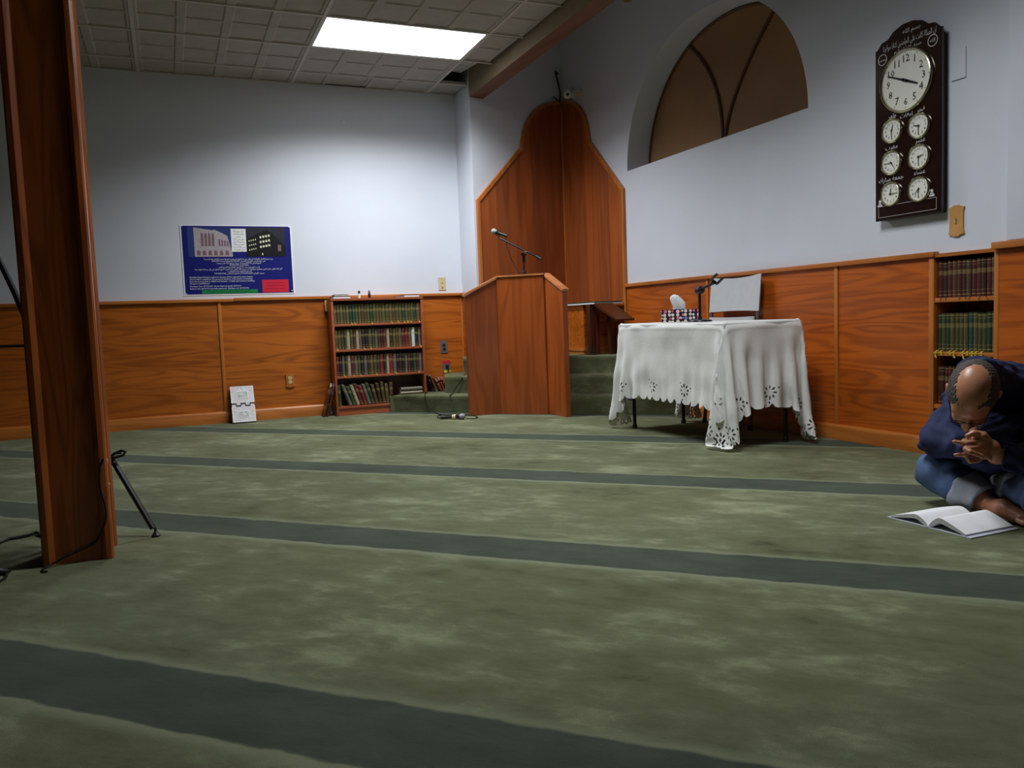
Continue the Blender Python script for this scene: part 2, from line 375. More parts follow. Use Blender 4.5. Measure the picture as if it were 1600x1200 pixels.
# right wall: columns of solid wall, with an arched recess and a niche for the built-in shelf
ARY0, ARY1, ARZ, ARTOP = 3.985, 6.13, 2.03, 2.995
ARC = (ARY0+ARY1)/2; ARH = (ARY1-ARY0)/2; RECESS = .25
def arch_z(y):
    t = min(1, abs((y-ARC)/ARH)); return ARZ+(ARTOP-ARZ)*max(0, 1-t**2.15)**.5
NY0, NY1, NZ1 = 2.722, 3.064, 1.056
mb = MB()
ys = [YN, NY0, NY1, ARY0]
ang = [ARC-ARH*math.cos(math.pi*i/40) for i in range(41)]
def quad(a, b, z0a, z1a, z0b, z1b, x=XR): mb.add([(x, a, z0a), (x, b, z0b), (x, b, z1b), (x, a, z1a)], [(0, 1, 2, 3)])
quad(YN, NY0, 0, ZH, 0, ZH); quad(NY0, NY1, NZ1, ZH, NZ1, ZH); quad(NY1, ARY0, 0, ZH, 0, ZH)
for a, b_ in zip(ang[:-1], ang[1:]):
    quad(a, b_, 0, ARZ, 0, ARZ); quad(a, b_, arch_z(a), ZH, arch_z(b_), ZH)
    mb.add([(XR, a, arch_z(a)), (XR, b_, arch_z(b_)), (XR+RECESS, b_, arch_z(b_)), (XR+RECESS, a, arch_z(a))], [(0, 1, 2, 3)])
quad(ARY1, YM, 0, ZH, 0, ZH)
mb.add([(XR, ARY0, ARZ), (XR, ARY1, ARZ), (XR+RECESS, ARY1, ARZ), (XR+RECESS, ARY0, ARZ)], [(0, 1, 2, 3)])
mb.add([(XR+.3, YN, 0), (XR+.3, YB, 0), (XR+.3, YB, ZH), (XR+.3, YN, ZH)], [(0, 1, 2, 3)])
wr = mb.build('wall_right', M_WALL, None, (0, 0, 0), smooth=False); struct(wr)
# arched window, boarded over from inside, two curved bars
win = thing('window_1', None, None, (XR+RECESS-.02, ARC, ARZ)); struct(win)
mb = MB(); pts = [(XR+RECESS-.025, y, arch_z(y)) for y in ang]
mb.prism([(XR+RECESS-.025, ARY0, ARZ)]+pts[1:-1]+[(XR+RECESS-.025, ARY1, ARZ)], (0, 0, 0), (.02, 0, 0)); mb.build('pane_board', M_ARCH, win)
xb = XR+RECESS-.03
def bar(p): return MB().tube(p, .014, 6).build('glazing_bar', M_ARCHBAR, win)
yc = 5.10
bar([(xb, yc+.006+.40*(t**2.2), ARZ+.002+(.868)*t**.85) for t in np.linspace(0, 1, 14)])
bar([(xb, yc-.012-.555*(t**1.6), ARZ+.002+(.80)*t**.95) for t in np.linspace(0, 1, 14)])
mb = MB().tube([(xb+.004, y, arch_z(y)-.012) for y in ang[1:-1]], .012, 6); mb.build('window_frame', M_ARCHBAR, win)

# wainscot on the right wall
XP = XR-.018
for a, b_ in ((5.012, 6.16), (3.747, 5.0), (NY1+.03, 3.735)):
    boxobj('wainscot_panel', M_OAK_Y, XP, XR-.0005, a+.004, b_-.004, .06, WAI-.028, wr)
for y in (5.006, 3.741):
    boxobj('seam_strip', M_TRIM_Z, XP-.009, XR-.001, y-.013, y+.013, .06, WAI-.028, wr, bevel=.004)
boxobj('cap_rail', M_TRIM_Y, XR-.042, XR-.0005, NY1-.01, 6.17, WAI-.028, WAI, wr, bevel=.005)
boxobj('wainscot_panel', M_OAK_Y, XR-.03, XR-.0005, YN+.02, NY0-.022, .0, WAI-.02, wr)
boxobj('cap_rail', M_TRIM_Y, XR-.06, XR-.0005, YN+.02, NY0+.0, WAI-.02, WAI+.014, wr, bevel=.005)
baseboard('baseboard_right', M_TRIM_Y, (NY1+.035, 5.22, XP-.0005, 1), .092, 'y')
struct(boxobj('trim_1', M_WALL, XR-.045, XR, YN+.02, 2.655, WAI+.016, ZC, bevel=.004))
# other walls of the room, out of frame
struct(boxobj('wall_left', M_FARW, XL-.15, XL, YN, YB, 0, 3.3))
struct(boxobj('wall_rear', M_FARW, XL, XR, YN-.15, YN, 0, ZH))

# beam between the low tiled ceiling and the taller bay by the right wall
BX0, BX1, BZ = 2.617, 2.765, 2.802
mb = MB(); mb.mat(0).add([(BX0, YN, BZ), (BX1, YN, BZ), (BX1, YJ+.04, BZ), (BX0, YJ+.001, BZ)], [(0, 1, 2, 3)])
mb.mat(1).add([(BX0, YN, BZ), (BX0, YJ, BZ), (BX0, YJ, ZH), (BX0, YN, ZH)], [(0, 1, 2, 3)])
mb.mat(2).add([(BX1, YN, BZ), (BX1, YJ+.04, BZ), (BX1, YJ+.04, ZH), (BX1, YN, ZH)], [(0, 1, 2, 3)])
struct(mb.build('trim_2', [M_BEAM, M_BEAMS, M_WALL], None, (0, 0, 0), smooth=False))

# ceiling: dark deck above, lay-in tiles and grid bars hung below it
ceil = struct(boxobj('ceiling', M_PLENUM, XL, BX0, YN, YB, ZC+.22, ZC+.3))
struct(boxobj('ceiling_bay', M_HIGH, BX1, XR+.3, YN, YB, ZH, ZH+.08))
TX, TY, GX, GY = 1.22, .645, 1.125, 6.412
_tiles = {}
def tile(x0, x1, y0, y1, dz=0., tilt=None):
    key = (round(x1-x0, 3), round(y1-y0, 3))
    if key not in _tiles:
        W, D = key; mb = MB(); nx = max(1, round(W/.305)); ny = max(1, round(D/.3225))
        xs = [W*i/nx for i in range(nx+1)]; yy = [D*i/ny for i in range(ny+1)]
        mb.add([(0, 0, .016), (W, 0, .016), (W, D, .016), (0, D, .016)], [(0, 1, 2, 3)])
        for a, b_ in ((0, 0), ): pass
        for e in (((0, 0), (W, 0)), ((W, 0), (W, D)), ((W, D), (0, D)), ((0, D), (0, 0))):
            (p, q), (r, s_) = e; mb.add([(p, q, 0), (r, s_, 0), (r, s_, .016), (p, q, .016)], [(0, 1, 2, 3)])
        for i in range(nx):
            for j in range(ny):
                X0, X1, Y0, Y1 = xs[i], xs[i+1], yy[j], yy[j+1]
                o4 = [(X0, Y0), (X1, Y0), (X1, Y1), (X0, Y1)]
                i4 = [(X0+.026, Y0+.008), (X1-.026, Y0+.008), (X1-.026, Y1-.008), (X0+.026, Y1-.008)]
                d4 = [(X0+.036, Y0+.016), (X1-.036, Y0+.016), (X1-.036, Y1-.016), (X0+.036, Y1-.016)]
                vs = [(x, y, 0) for x, y in o4]+[(x, y, 0) for x, y in i4]+[(x, y, .008) for x, y in d4]
                mb.add(vs, [(k, (k+1) % 4, 4+(k+1) % 4, 4+k) for k in range(4)]+[(4+k, 4+(k+1) % 4, 8+(k+1) % 4, 8+k) for k in range(4)]+[(8, 9, 10, 11)])
        o = mb.build('ceiling_tile', M_TILE, None, (0, 0, 0), smooth=False); me = o.data
        bpy.data.objects.remove(o, do_unlink=True); _tiles[key] = me
    o = bpy.data.objects.new('ceiling_tile', _tiles[key]); COL.objects.link(o); o.parent = ceil; o.location = (x0, y0, ZC+dz)
    if tilt: o.rotation_euler = tilt
    return o
xs = [GX-TX*k for k in range(4, -1, -1)]+[GX+TX, BX0-.004]; xs = [XL+.01]+[x for x in xs if x > XL+.1]
ysr = []; y = GY+TY
while y > YN+.3: ysr.append(y); y -= TY
ysr = [YB-.002]+ysr+[YN+.01]
LIGHTS = [(GX, GX+TX, GY-TY, GY), (GX, GX+TX, GY-6*TY, GY-5*TY)]
for i in range(len(xs)-1):
    for j in range(len(ysr)-1):
        x0, x1, y0, y1 = xs[i]+.006, xs[i+1]-.006, ysr[j+1]+.006, ysr[j]-.006
        if any(abs(x0-.006-l[0]) < .02 and abs(y0-.006-l[2]) < .02 for l in LIGHTS): continue
        if i == len(xs)-2 and j == 1:      # slipped, broken corner tile with a black gap round it
            tile(x0+.03, x1-.05, y0+.10, y1-.03, .05, (.10, .05, 0)); continue
        if i == len(xs)-2 and j == 2: tile(x0, x1-.02, y0+.02, y1, -.004, (.012, 0, 0)); continue
        if i == len(xs)-3 and j == 0: tile(x0, x0+.28, y0, y1, 0); tile(x0+.28, x0+.64, y0, y1-.03, .006); tile(x0+.64, x1, y0, y1, 0); continue
        if i == len(xs)-5 and j == 1: tile(x0, x1, y0+.012, y1, .003); continue
        tile(x0, x1, y0, y1)
for x in xs[1:-1]:
    boxobj('grid_bar', M_TBAR, x-.012, x+.012, YN, YB-.001, ZC-.005, ZC+.02, ceil)
for y in ysr[1:-1]:
    boxobj('grid_bar', M_TBAR, XL, BX0-.001, y-.0115, y+.0115, ZC-.0055, ZC+.019, ceil)
for x in xs[-2:-1]: pass
struct(boxobj('trim_3', M_TBAR, XL, XJ-.001, YB-.022, YB-.0005, ZC-.006, ZC-.001))

def ceiling_light(l, label, watt):
    t = thing('ceiling_light', label, 'ceiling light', ((l[0]+l[1])/2, (l[2]+l[3])/2, ZC), 'ceiling light panels')
    x0, x1, y0, y1 = l; mb = MB(); f = .022
    for a in ((x0+.012, x1-.012, y0+.012, y0+f), (x0+.012, x1-.012, y1-f, y1-.012), (x0+.012, x0+f, y0+f, y1-f), (x1-f, x1-.012, y0+f, y1-f)):
        mb.box(a[0], a[1], a[2], a[3], ZC-.002, ZC+.09)
    mb.box(x0+.012, x1-.012, y0+.012, y1-.012, ZC+.09, ZC+.1)
    mb.build('housing', M_WHITE, t, smooth=False)
    boxobj('diffuser', M_LIGHT, x0+f, x1-f, y0+f, y1-f, ZC+.004, ZC+.008, t)
    ld = bpy.data.lights.new('panel_lamp', 'AREA'); ld.shape = 'RECTANGLE'; ld.size = x1-x0-2*f; ld.size_y = y1-y0-2*f
    ld.energy = watt; ld.color = (.93, .97, 1.0); ld.spread = math.radians(PANEL_SPREAD)
    lo_ = bpy.data.objects.new('panel_lamp', ld); COL.objects.link(lo_); lo_.parent = t; lo_.location = (0, 0, .0025)
ceiling_light(LIGHTS[0], 'glowing white rectangular ceiling light panel set among the ceiling tiles near the beam', PANEL_WATT[0])
ceiling_light(LIGHTS[1], 'white ceiling light panel nearer the viewer, between the pillar and the reader', PANEL_WATT[1])

# carpeted steps and platform in the corner: three structures, each a full solid
def steps():
    def poly(s, left, xend):
        # front edge along x + y = s, from the left end to the right wall
        return [(left, s-left)] + [(XR-.001, s-XR)]
    back = [(XR-.045, 6.14), (XR-.0215, 6.19), (XR-.0215, YM-.03), (XJ+.02, YJ+.005), (XJ-.001, YJ-.001), (XJ-.019, YJ+.004)]
    S1, S2, S3 = 8.97, 9.22, 9.52
    e = .02
    defs = [(S1, 1.80, .155, [(XJ-.019, YB-.02), (2.158, YB-.02), (2.158, 7.15), (1.80, 7.15)]),
            (S2, 2.262, .307, [(XJ-.019, YB-.02), (2.40, YB-.02)]),
            (S3, 2.475, .46, [(XJ-.019, YB-.02), (2.595, YB-.02)])]
    base = thing('carpeted_platform', 'green carpeted three-step platform filling the room corner behind the lectern', 'platform', (2.9, 6.6, 0))
    z0 = 0.0005
    for i, (s, xl, h, tail) in enumerate(defs):
        front = [(xl, s-xl), (XR-.047, s-XR+.047)]
        ring = front+back+tail
        # rounded nosing: three stacked outlines
        d = np.array([1, 1])/math.sqrt(2)
        lev = [(0, .012), (h-z0-.04, .006), (h-z0-.02, .0), (h-z0-.006, .004), (h-z0, .02)]
        mb = MB(); n = len(ring); k0 = []
        for dz, inn in lev:
            rr = [(p[0]+d[0]*inn, p[1]+d[1]*inn) if q < 2 else p for q, p in enumerate(ring)]
            k0.append(len(mb.v)); mb.add([(x, y, z0+dz) for x, y in rr], [])
        for a, b_ in zip(k0[:-1], k0[1:]):
            mb.add([], [tuple(np.array((a+q, a+(q+1) % n, b_+(q+1) % n, b_+q))-len(mb.v)) for q in range(n)])
        mb.add([], [tuple(k0[-1]+q-len(mb.v) for q in range(n))])
        mb.build('step', M_CARPET2, base, angle=50)
        z0 = h-.0005
steps()

# ================================================================== NICHE PANELS IN THE CORNER
mih = thing('mihrab_niche', 'tall orange wood niche panelling with rounded top folded into the room corner', 'niche', (XR, YM, .46))
dl = np.array([XJ-XR, YJ-YM]); LEN_L = np.linalg.norm(dl); dl /= LEN_L
nl = np.array([dl[1], -dl[0]]); nl = nl if nl @ np.array([-1, -1]) > 0 else -nl
def top_z(t, W):
    """outline of half a niche at distance t from the corner"""
    if t > .60: return 2.392-(t-.60)/(W-.60)*(2.392-1.885)
    if t > .575: return 2.395
    return 2.392+.515*max(0, 1-(t/.575)**2)**.5
def half(W, P, D, N):
    P = np.array(P); brk = list(np.arange(.0, W-.05, .150))+[W]
    for i in range(len(brk)-1):
        a, b_ = brk[i]+(.02 if i == 0 else .0012), brk[i+1]-.0012
        ts = sorted(set([a, b_]+[t for t in (.575, .576, .5995, .60) if a < t < b_]+list(np.linspace(a, b_, 7))))
        pl = [(a, .461)]+[(b_, .461)]+[(t, top_z(t, W)-.004) for t in reversed(ts)]
        p3 = [(*(P+D*t), z) for t, z in pl]
        MB().prism(p3, (*(N*.001), 0), (*(N*.019), 0)).build('plank', M_PLANK[(i*7+(W > 1.155)) % 3], mih, smooth=False)
    # raised edging that follows the outline
    ts = [W, W-.0005]+list(np.linspace(W-.01, .601, 6))+[.60, .576]+list(np.linspace(.574, .02, 18))
    mb = MB(); outl = [(W, .461), (W, 1.86)]+[(t, top_z(t, W)) for t in ts]
    ins = []
    for k, (t, z) in enumerate(outl):
        t0, z0 = outl[max(0, k-1)]; t1, z1 = outl[min(len(outl)-1, k+1)]
        v = np.array([t1-t0, z1-z0]); v = v/(np.linalg.norm(v)+1e-9); nn = np.array([v[1], -v[0]])
        if k < 2: nn = np.array([1., 0]) 
        ins.append((t-abs(nn[0])*.026 if True else t, z-abs(nn[1])*.026))
    vs = []; fs = []
    for (t, z), (ti, zi) in zip(outl, ins):
        for (tt, zz, q) in ((t+.004, z+.004, .001), (t+.004, z+.004, .026), (ti, zi, .029), (ti, zi, .012)):
            vs.append((*(P+D*tt+N*q), zz))
    for k in range(len(outl)-1):
        for q in range(3): fs.append((k*4+q, k*4+q+1, (k+1)*4+q+1, (k+1)*4+q))
    mb.add(vs, fs).build('edge_trim', M_TRIM_Z, mih)
half(LEN_L-.025, (XR, YM), dl, nl)
half(1.155, (XR, YM), np.array([0., -1.]), np.array([-1., 0.]))
MB().tube([(XR-.024, YM-.03, .462), (XR-.024, YM-.03, 2.86)], .011, 8).build('corner_bead', M_TRIM_Z, mih)

# ================================================================== PILLAR
pil = thing('wooden_pillar', 'dark varnished wood-clad square pillar standing at the left, full height', 'pillar', (-.345, 3.29, 0))
PX0, PX1, PY0, PY1 = -.457, -.234, 3.185, 3.405
mb = MB().box(PX0+.012, PX1-.012, PY0+.012, PY1-.012, 0.0005, ZC-.008); mb.build('core_panel', M_OAK_Z, pil, smooth=False)
for sx, sy in ((0, 0), (1, 0), (1, 1), (0, 1)):
    cx = PX1 if sx else PX0; cy = PY1 if sy else PY0; ax = -1 if sx else 1; ay = -1 if sy else 1
    # L-shaped corner moulding with rounded beads
    prof = [(.0, .006), (.006, .0), (.022, -.002), (.030, .002), (.036, .006), (.040, .013), (.013, .013), (.013, .040), (.006, .036), (.002, .030), (-.002, .022)]
    p3 = [(cx+ax*a, cy+ay*b_, 0.0005) for a, b_ in prof]
    MB().prism(p3, (0, 0, 0), (0, 0, ZC-.009)).build('corner_moulding', M_OAK_Z, pil, angle=25)
# staples and a scrap of tape left on the moulding
for zz, h in ((.345, .012), (.262, .008)):
    boxobj('tape_scrap', M_PAPER, PX1-.002, PX1+.0028, PY0+.012, PY0+.020, zz, zz+h, pil)

# ================================================================== LECTERN
E1 = np.array([1, -1])/math.sqrt(2); E2 = np.array([1, 1])/math.sqrt(2)
LC1, LF, LW, LHW, LFW = -2.475, 6.325, 6.135, .425, .207
def q2(e1, e2, z): return (*(E1*e1+E2*e2), z)
lec = thing('lectern', 'three-panel polished wood lectern with sloping side wings in front of the steps', 'lectern', q2(LC1, 6.25, 0))
HC, HE = 1.152, 1.003
mb = MB().prism([q2(LC1-LFW, LF, 0.0005), q2(LC1+LFW, LF, 0.0005), q2(LC1+LFW, LF, HC), q2(LC1-LFW, LF, HC)], (0, 0, 0), (*(E2*-.02), 0)); mb.build('front_panel', M_LECT, lec, smooth=False)
for s in (-1, 1):
    a = np.array([s*LFW, LF]); b_ = np.array([s*LHW, LW]); d = (b_-a)/np.linalg.norm(b_-a); n = np.array([-d[1], d[0]])*(-s)
    n = n if n[0]*s > 0 or n[1] > 0 else -n   # outward side (away from the reader's bay)
    n = np.array([abs(d[1])*s, abs(d[0])])
    def w3(t, off, z): p = a+d*t+n*off; return q2(LC1+p[0], p[1], z)
    L_ = np.linalg.norm(b_-a)
    MB().prism([w3(0, 0, .0005), w3(L_, 0, .0005), w3(L_, 0, HE), w3(0, 0, HC-.004)], (0, 0, 0), tuple(np.array(w3(0, .045, 0))-np.array(w3(0, 0, 0)))).build('wing_panel', M_LECT, lec, smooth=False)
    # sloping cap in stepped boards
    for (o0, o1, up) in ((-.010, .012, .018), (.013, .034, .021), (.035, .056, .018)):
        pl = [w3(-.004, o0, HC-.004), w3(L_+.012, o0, HE), w3(L_+.012, o0, HE+up), w3(-.004, o0, HC-.004+up)]
        MB().prism(pl, (0, 0, 0), tuple(np.array(w3(0, o1, 0))-np.array(w3(0, o0, 0)))).build('wing_cap', M_LTRIM, lec, smooth=False)
    MB().tube([w3(.004, -.006, .001), w3(.004, -.006, HC-.005)], .009, 8).build('corner_bead', M_LECT, lec)
mb = MB().prism([q2(LC1-LFW-.006, LF-.03, HC), q2(LC1+LFW+.006, LF-.03, HC), q2(LC1+LFW+.006, LF+.03, HC), q2(LC1-LFW-.006, LF+.03, HC)], (0, 0, 0), (0, 0, .014)); mb.build('top_cap', M_LTRIM, lec, smooth=False)
mb = MB().prism([q2(LC1-.19, LF+.005, .98), q2(LC1+.19, LF+.005, .98), q2(LC1+.19, LF+.30, .90), q2(LC1-.19, LF+.30, .90)], (0, 0, 0), (0, 0, .02)); mb.build('reading_shelf', M_LECT, lec, smooth=False)

# ================================================================== BOOKCASE WITH BOOKS
CX0, CX1, CY0, CY1, CZ = 1.318, 2.152, 7.165, 7.353, 1.035
case = thing('bookcase', 'low red-brown wooden bookcase with four filled shelves against the back wall', 'bookcase', ((CX0+CX1)/2, 7.27, 0))
boxobj('side_panel', M_CASE, CX0, CX0+.02, CY0, CY1, 0.0005, CZ-.02, case, bevel=.002)
boxobj('side_panel', M_CASE, CX1-.02, CX1, CY0, CY1, 0.0005, CZ-.02, case, bevel=.002)
boxobj('top_board', M_CASE, CX0-.002, CX1+.002, CY0-.004, CY1, CZ-.0198, CZ, case, bevel=.002)
boxobj('back_panel', M_DARKW, CX0+.0202, CX1-.0202, CY1-.008, CY1, .062, CZ-.0202, case)
SHZ = [.083, .352, .587, .812]
for z in SHZ: boxobj('shelf', M_CASE, CX0+.0202, CX1-.0202, CY0+.002, CY1-.0082, z-.021, z, case, bevel=.002)
boxobj('kick_board', M_CASE, CX0+.0202, CX1-.0202, CY0+.012, CY0+.026, .0005, .0615, case)

PAL = {'olive green': (72, 72, 42), 'dark green': (44, 62, 42), 'brown': (82, 60, 42), 'olive': (88, 78, 46), 'maroon': (84, 34, 34), 'black': (30, 29, 30), 'grey': (92, 89, 84),
       'red': (118, 28, 34), 'cream': (160, 150, 122), 'navy': (36, 46, 72), 'blue-green': (34, 74, 68), 'dark brown': (58, 38, 28), 'white': (206, 206, 202)}
def bookmat(nm, rgb, gold=True):
    m, nt, b = newmat('cloth_'+nm.replace(' ', '_').replace('-', '_')); L = nt.links
    tc = node(nt, 'ShaderNodeTexCoord'); sp = node(nt, 'ShaderNodeSeparateXYZ'); L.new(tc.outputs['Generated'], sp.inputs[0])
    c = lin(rgb); g = lin((170, 150, 92)) if sum(rgb) < 420 else lin((120, 110, 90))
    wv = nt.nodes.new('ShaderNodeValToRGB'); e = wv.color_ramp.elements; wv.color_ramp.interpolation = 'CONSTANT'
    st = [(0, 0), (.06, 1), (.085, 0), (.17, .8), (.185, 0), (.62, .55), (.74, 0), (.86, .8), (.875, 0), (.93, 1), (.955, 0)]
    while len(e) < len(st): e.new(.5)
    for i, (p, v) in enumerate(st): e[i].position = p; e[i].color = (v, v, v, 1)
    L.new(sp.outputs[2], wv.inputs[0])
    n = node(nt, 'ShaderNodeTexNoise'); n.inputs['Scale'].default_value = 90; n.inputs['Detail'].default_value = 3; L.new(tc.outputs['Object'], n.inputs['Vector'])
    mm = node(nt, 'ShaderNodeMath', operation='MULTIPLY'); L.new(wv.outputs[0], mm.inputs[0]); L.new(n.outputs[0], mm.inputs[1])
    m2 = node(nt, 'ShaderNodeMath', operation='MULTIPLY'); m2.inputs[1].default_value = 1.1; L.new(mm.outputs[0], m2.inputs[0])
    r = ramp(nt, [(.3, [v*.75 for v in c]), (.75, [min(1, v*1.25) for v in c])]); L.new(n.outputs[0], r.inputs[0])
    mx = node(nt, 'ShaderNodeMix', data_type='RGBA'); L.new(m2.outputs[0], mx.inputs['Factor']); L.new(r.outputs[0], mx.inputs['A']); mx.inputs['B'].default_value = (*g, 1)
    L.new(mx.outputs['Result'], b.inputs['Base Color']); b.inputs['Roughness'].default_value = .5
    return m
BM = {k: bookmat(k, v) for k, v in PAL.items()}
def book_mesh(mb, o, dd, tt, uu, depth, thick, hgt):
    """book standing at o: spine faces -dd; tt thickness direction, uu up. slot 0 cover, slot 1 pages"""
    o, dd, tt, uu = [np.array(a, float) for a in (o, dd, tt, uu)]
    mb.mat(0); c = .0022; R = thick/2
    prof = [(0.006*(1-math.cos(a)*1)-.0, R-R*math.cos(k)) for a, k in ()]
    sp = [(.010*(abs(2*k/6-1)**2.5), thick*k/6) for k in range(7)]   # rounded spine
    poly = sp+[(depth, thick), (depth, thick-c), (.013, thick-c), (.013, c), (depth, c), (depth, 0)]
    mb.prism([o+dd*a+tt*b_ for a, b_ in poly], (0, 0, 0), uu*hgt)
    mb.mat(1); q = [o+dd*a+tt*b_+uu*.003 for a, b_ in ((.0135, c+.0003), (depth-.004, c+.0003), (depth-.004, thick-c-.0003), (.0135, thick-c-.0003))]
    mb.prism(q, (0, 0, 0), uu*(hgt-.006)); mb.mat(0)
def ribbon_pts(p, out, down, n=5, sway=.0):
    p = np.array(p, float); out = np.array(out, float)
    return [p+out*min(1, t*2.2)*.012+np.array([0, 0, -1])*down*max(0, t-.25)*1.33+np.array([sway, sway, 0])*t for t in np.linspace(0, 1, n)]

def shelf_row(n, z, ht, palette, rowname, lean=None, x0=CX0+.024, x1=CX1-.024, rib=0.16, group=''):
    ths = [random.uniform(.8, 1.2) for _ in range(n)]; k = (x1-x0-.0006*n)/sum(ths); x = x0
    for i in range(n):
        t = ths[i]*k; nm = palette[i % len(palette)] if not callable(palette) else palette(i)
        hgt = ht*random.uniform(.955, 1.0); dpt = .135+random.uniform(-.006, .006); yb = CY0+.022+random.uniform(0, .006)
        mb = MB(); a = 0. if lean is None else lean(i)
        tt = np.array([math.cos(a), 0, math.sin(a)*-1]); uu = np.array([-math.sin(a)*-1*-1, 0, math.cos(a)])
        tt = np.array([math.cos(a), 0, math.sin(a)]); uu = np.array([-math.sin(a), 0, math.cos(a)])
        xx = x+(t*0 if a == 0 else 0)
        book_mesh(mb, (xx, yb, z+.0006), (0, 1, 0), tt, uu, dpt, t-.0004, hgt)
        lab = '%s book standing %s from the left on the %s of the low bookcase' % (nm, ORD[i], rowname)
        o = mb.build('book', [BM[nm], M_PAPER], None, (xx+t/2, yb+dpt/2, z+.0006), smooth=False); tag(o, lab, 'book', group)
        if random.random() < rib:
            mr = MB(); px = xx+t*.5
            pts = [(px, yb-.001, z+.004), (px+.001, yb-.008, z+.003), (px+.003, CY0+.001, z+.002), (px+.004+random.uniform(-.006, .006), CY0-.002, z-.012)]
            mr.tube(pts, .0026, 5).build('bookmark_ribbon', M_YEL, o)
        x += t+.0006
p1 = ['olive', 'olive green', 'olive', 'olive green', 'olive', 'dark green', 'blue-green', 'olive green', 'olive', 'brown', 'olive green', 'olive', 'dark green', 'olive green', 'olive', 'olive green', 'olive', 'olive green', 'olive', 'brown', 'olive green', 'olive', 'dark green', 'olive', 'olive green', 'olive', 'dark green', 'olive']
shelf_row(28, SHZ[3], .176, p1, 'top shelf', group='books on the top shelf of the bookcase')
p2 = ['olive', 'olive green', 'brown', 'dark green', 'cream', 'olive green', 'maroon', 'cream', 'grey', 'dark brown', 'black', 'olive', 'dark green', 'grey', 'maroon', 'dark brown', 'maroon', 'cream', 'dark brown', 'olive', 'brown', 'olive', 'maroon', 'red', 'olive', 'white', 'black', 'grey']
shelf_row(28, SHZ[2], .178, p2, 'second shelf', group='books on the second shelf of the bookcase')
p3 = ['maroon', 'black', 'grey', 'dark brown', 'cream', 'maroon', 'grey', 'olive', 'black', 'grey', 'dark brown', 'olive', 'brown', 'dark green', 'red', 'black', 'cream', 'red', 'grey', 'black', 'dark brown', 'black', 'grey', 'maroon', 'black', 'dark green', 'maroon', 'grey']
shelf_row(28, SHZ[1], .182, p3, 'third shelf', group='books on the third shelf of the bookcase', rib=.1)
# bottom shelf: leaning row and a flat stack
xs0 = CX0+.09
p4 = ['dark green', 'grey', 'dark green', 'cream', 'maroon', 'red', 'grey', 'dark green', 'brown', 'dark brown', 'brown', 'olive', 'brown']
tp = .205
for i, nm in enumerate(p4):
    a = [.04, .34, .33, .32, .31, .30, .29, .28, .22, .16, .11, .07, .02][i]; t = .030
    xx = CX0+.026+.034*i+(0.06 if i > 0 else 0); mb = MB()
    hgt = .19+.012*math.sin(i*2.1)
    tt = np.array([math.cos(a), 0, math.sin(a)]); uu = np.array([-math.sin(a), 0, math.cos(a)])
    book_mesh(mb, (xx, CY0+.02+.002*(i % 3), SHZ[0]+.0008), (0, 1, 0), tt, uu, .14, t, hgt)
    o = mb.build('book', [BM[nm], M_PAPER], None, (xx+.01, CY0+.09, SHZ[0]+.0008), smooth=False)
    tag(o, '%s book leaning left, %s from left on the low bookcase bottom shelf' % (nm, ORD[i]), 'book', 'books leaning on the bottom shelf of the bookcase')
zz = SHZ[0]+.0008
for i, (nm, h) in enumerate((('grey', .036), ('cream', .03), ('cream', .026), ('grey', .036))):
    mb = MB(); book_mesh(mb, (1.905+.004*i, CY0+.022, zz), (0, 1, 0), (0, 0, 1), (1, 0, 0), .14, h, .215-.005*i)
    o = mb.build('book', [BM[nm], M_PAPER], None, (2.01, CY0+.09, zz), smooth=False)
    tag(o, '%s book lying flat on the bookcase bottom shelf, %s' % (nm, ['lowest of the stack', 'second up in the stack', 'third up in the stack', 'topmost of the stack'][i]), 'book', 'books stacked flat in the bookcase')
    zz += h+.0008

def flat_book(o, ax, ay, W, D, T, m, label, z):
    """closed book lying flat; spine along ax"""
    mb = MB(); ax = np.array((*ax, 0.)); ay = np.array((*ay, 0.)); o = np.array((*o, z))
    book_mesh(mb, o, ay, (0, 0, 1), ax, D, T, W)
    ob = mb.build('book', [m, M_PAPER], None, tuple(o+ax*W/2+ay*D/2), smooth=False); return tag(ob, label, 'book')
flat_book((1.345, 7.335), (1, 0), (0, -1), .155, .15, .022, BM['black'], 'black book lying flat on the left top corner of the low bookcase', CZ+.0008)
flat_book((1.36, 7.33), (1, 0), (0, -1), .125, .13, .014, BM['cream'], 'thin pale book lying on the black book on top of the low bookcase', CZ+.0238)
flat_book((1.985, 7.335), (1, 0), (0, -1), .145, .15, .022, BM['black'], 'black book with white page edges at the right on top of the low bookcase', CZ+.0008)
flat_book((1.925, 7.32), (1, 0), (0, -1), .055, .12, .012, BM['maroon'], 'small maroon booklet lying beside the right book on the low bookcase', CZ+.0008)
def bottle(x, y, c0, c1, label):
    t = thing('small_bottle', label, 'bottle', (x, y, CZ+.0005), None)
    MB().lathe([(.011, 0), (.0115, .002), (.0115, .040), (.010, .042)], (x, y, CZ+.0006), n=14).build('body', c0, t)
    MB().lathe([(.0098, .0422), (.0102, .046), (.0102, .066), (.009, .068)], (x, y, CZ+.0006), n=14).build('cap', c1, t)
bottle(1.592, 7.26, M_WHITE, M_BLACK, 'small white bottle with black cap standing on the low bookcase')
bottle(1.684, 7.26, M_BLACK, M_GREYP, 'small black bottle with grey cap standing on the low bookcase')
tag(MB().box(1.298, 1.3165, 7.345, 7.3585, .93, 1.03).build('paper_tag', M_TANW, None, (1.307, 7.351, .93)), 'narrow tan card strip tucked behind the left side of the low bookcase', 'card')

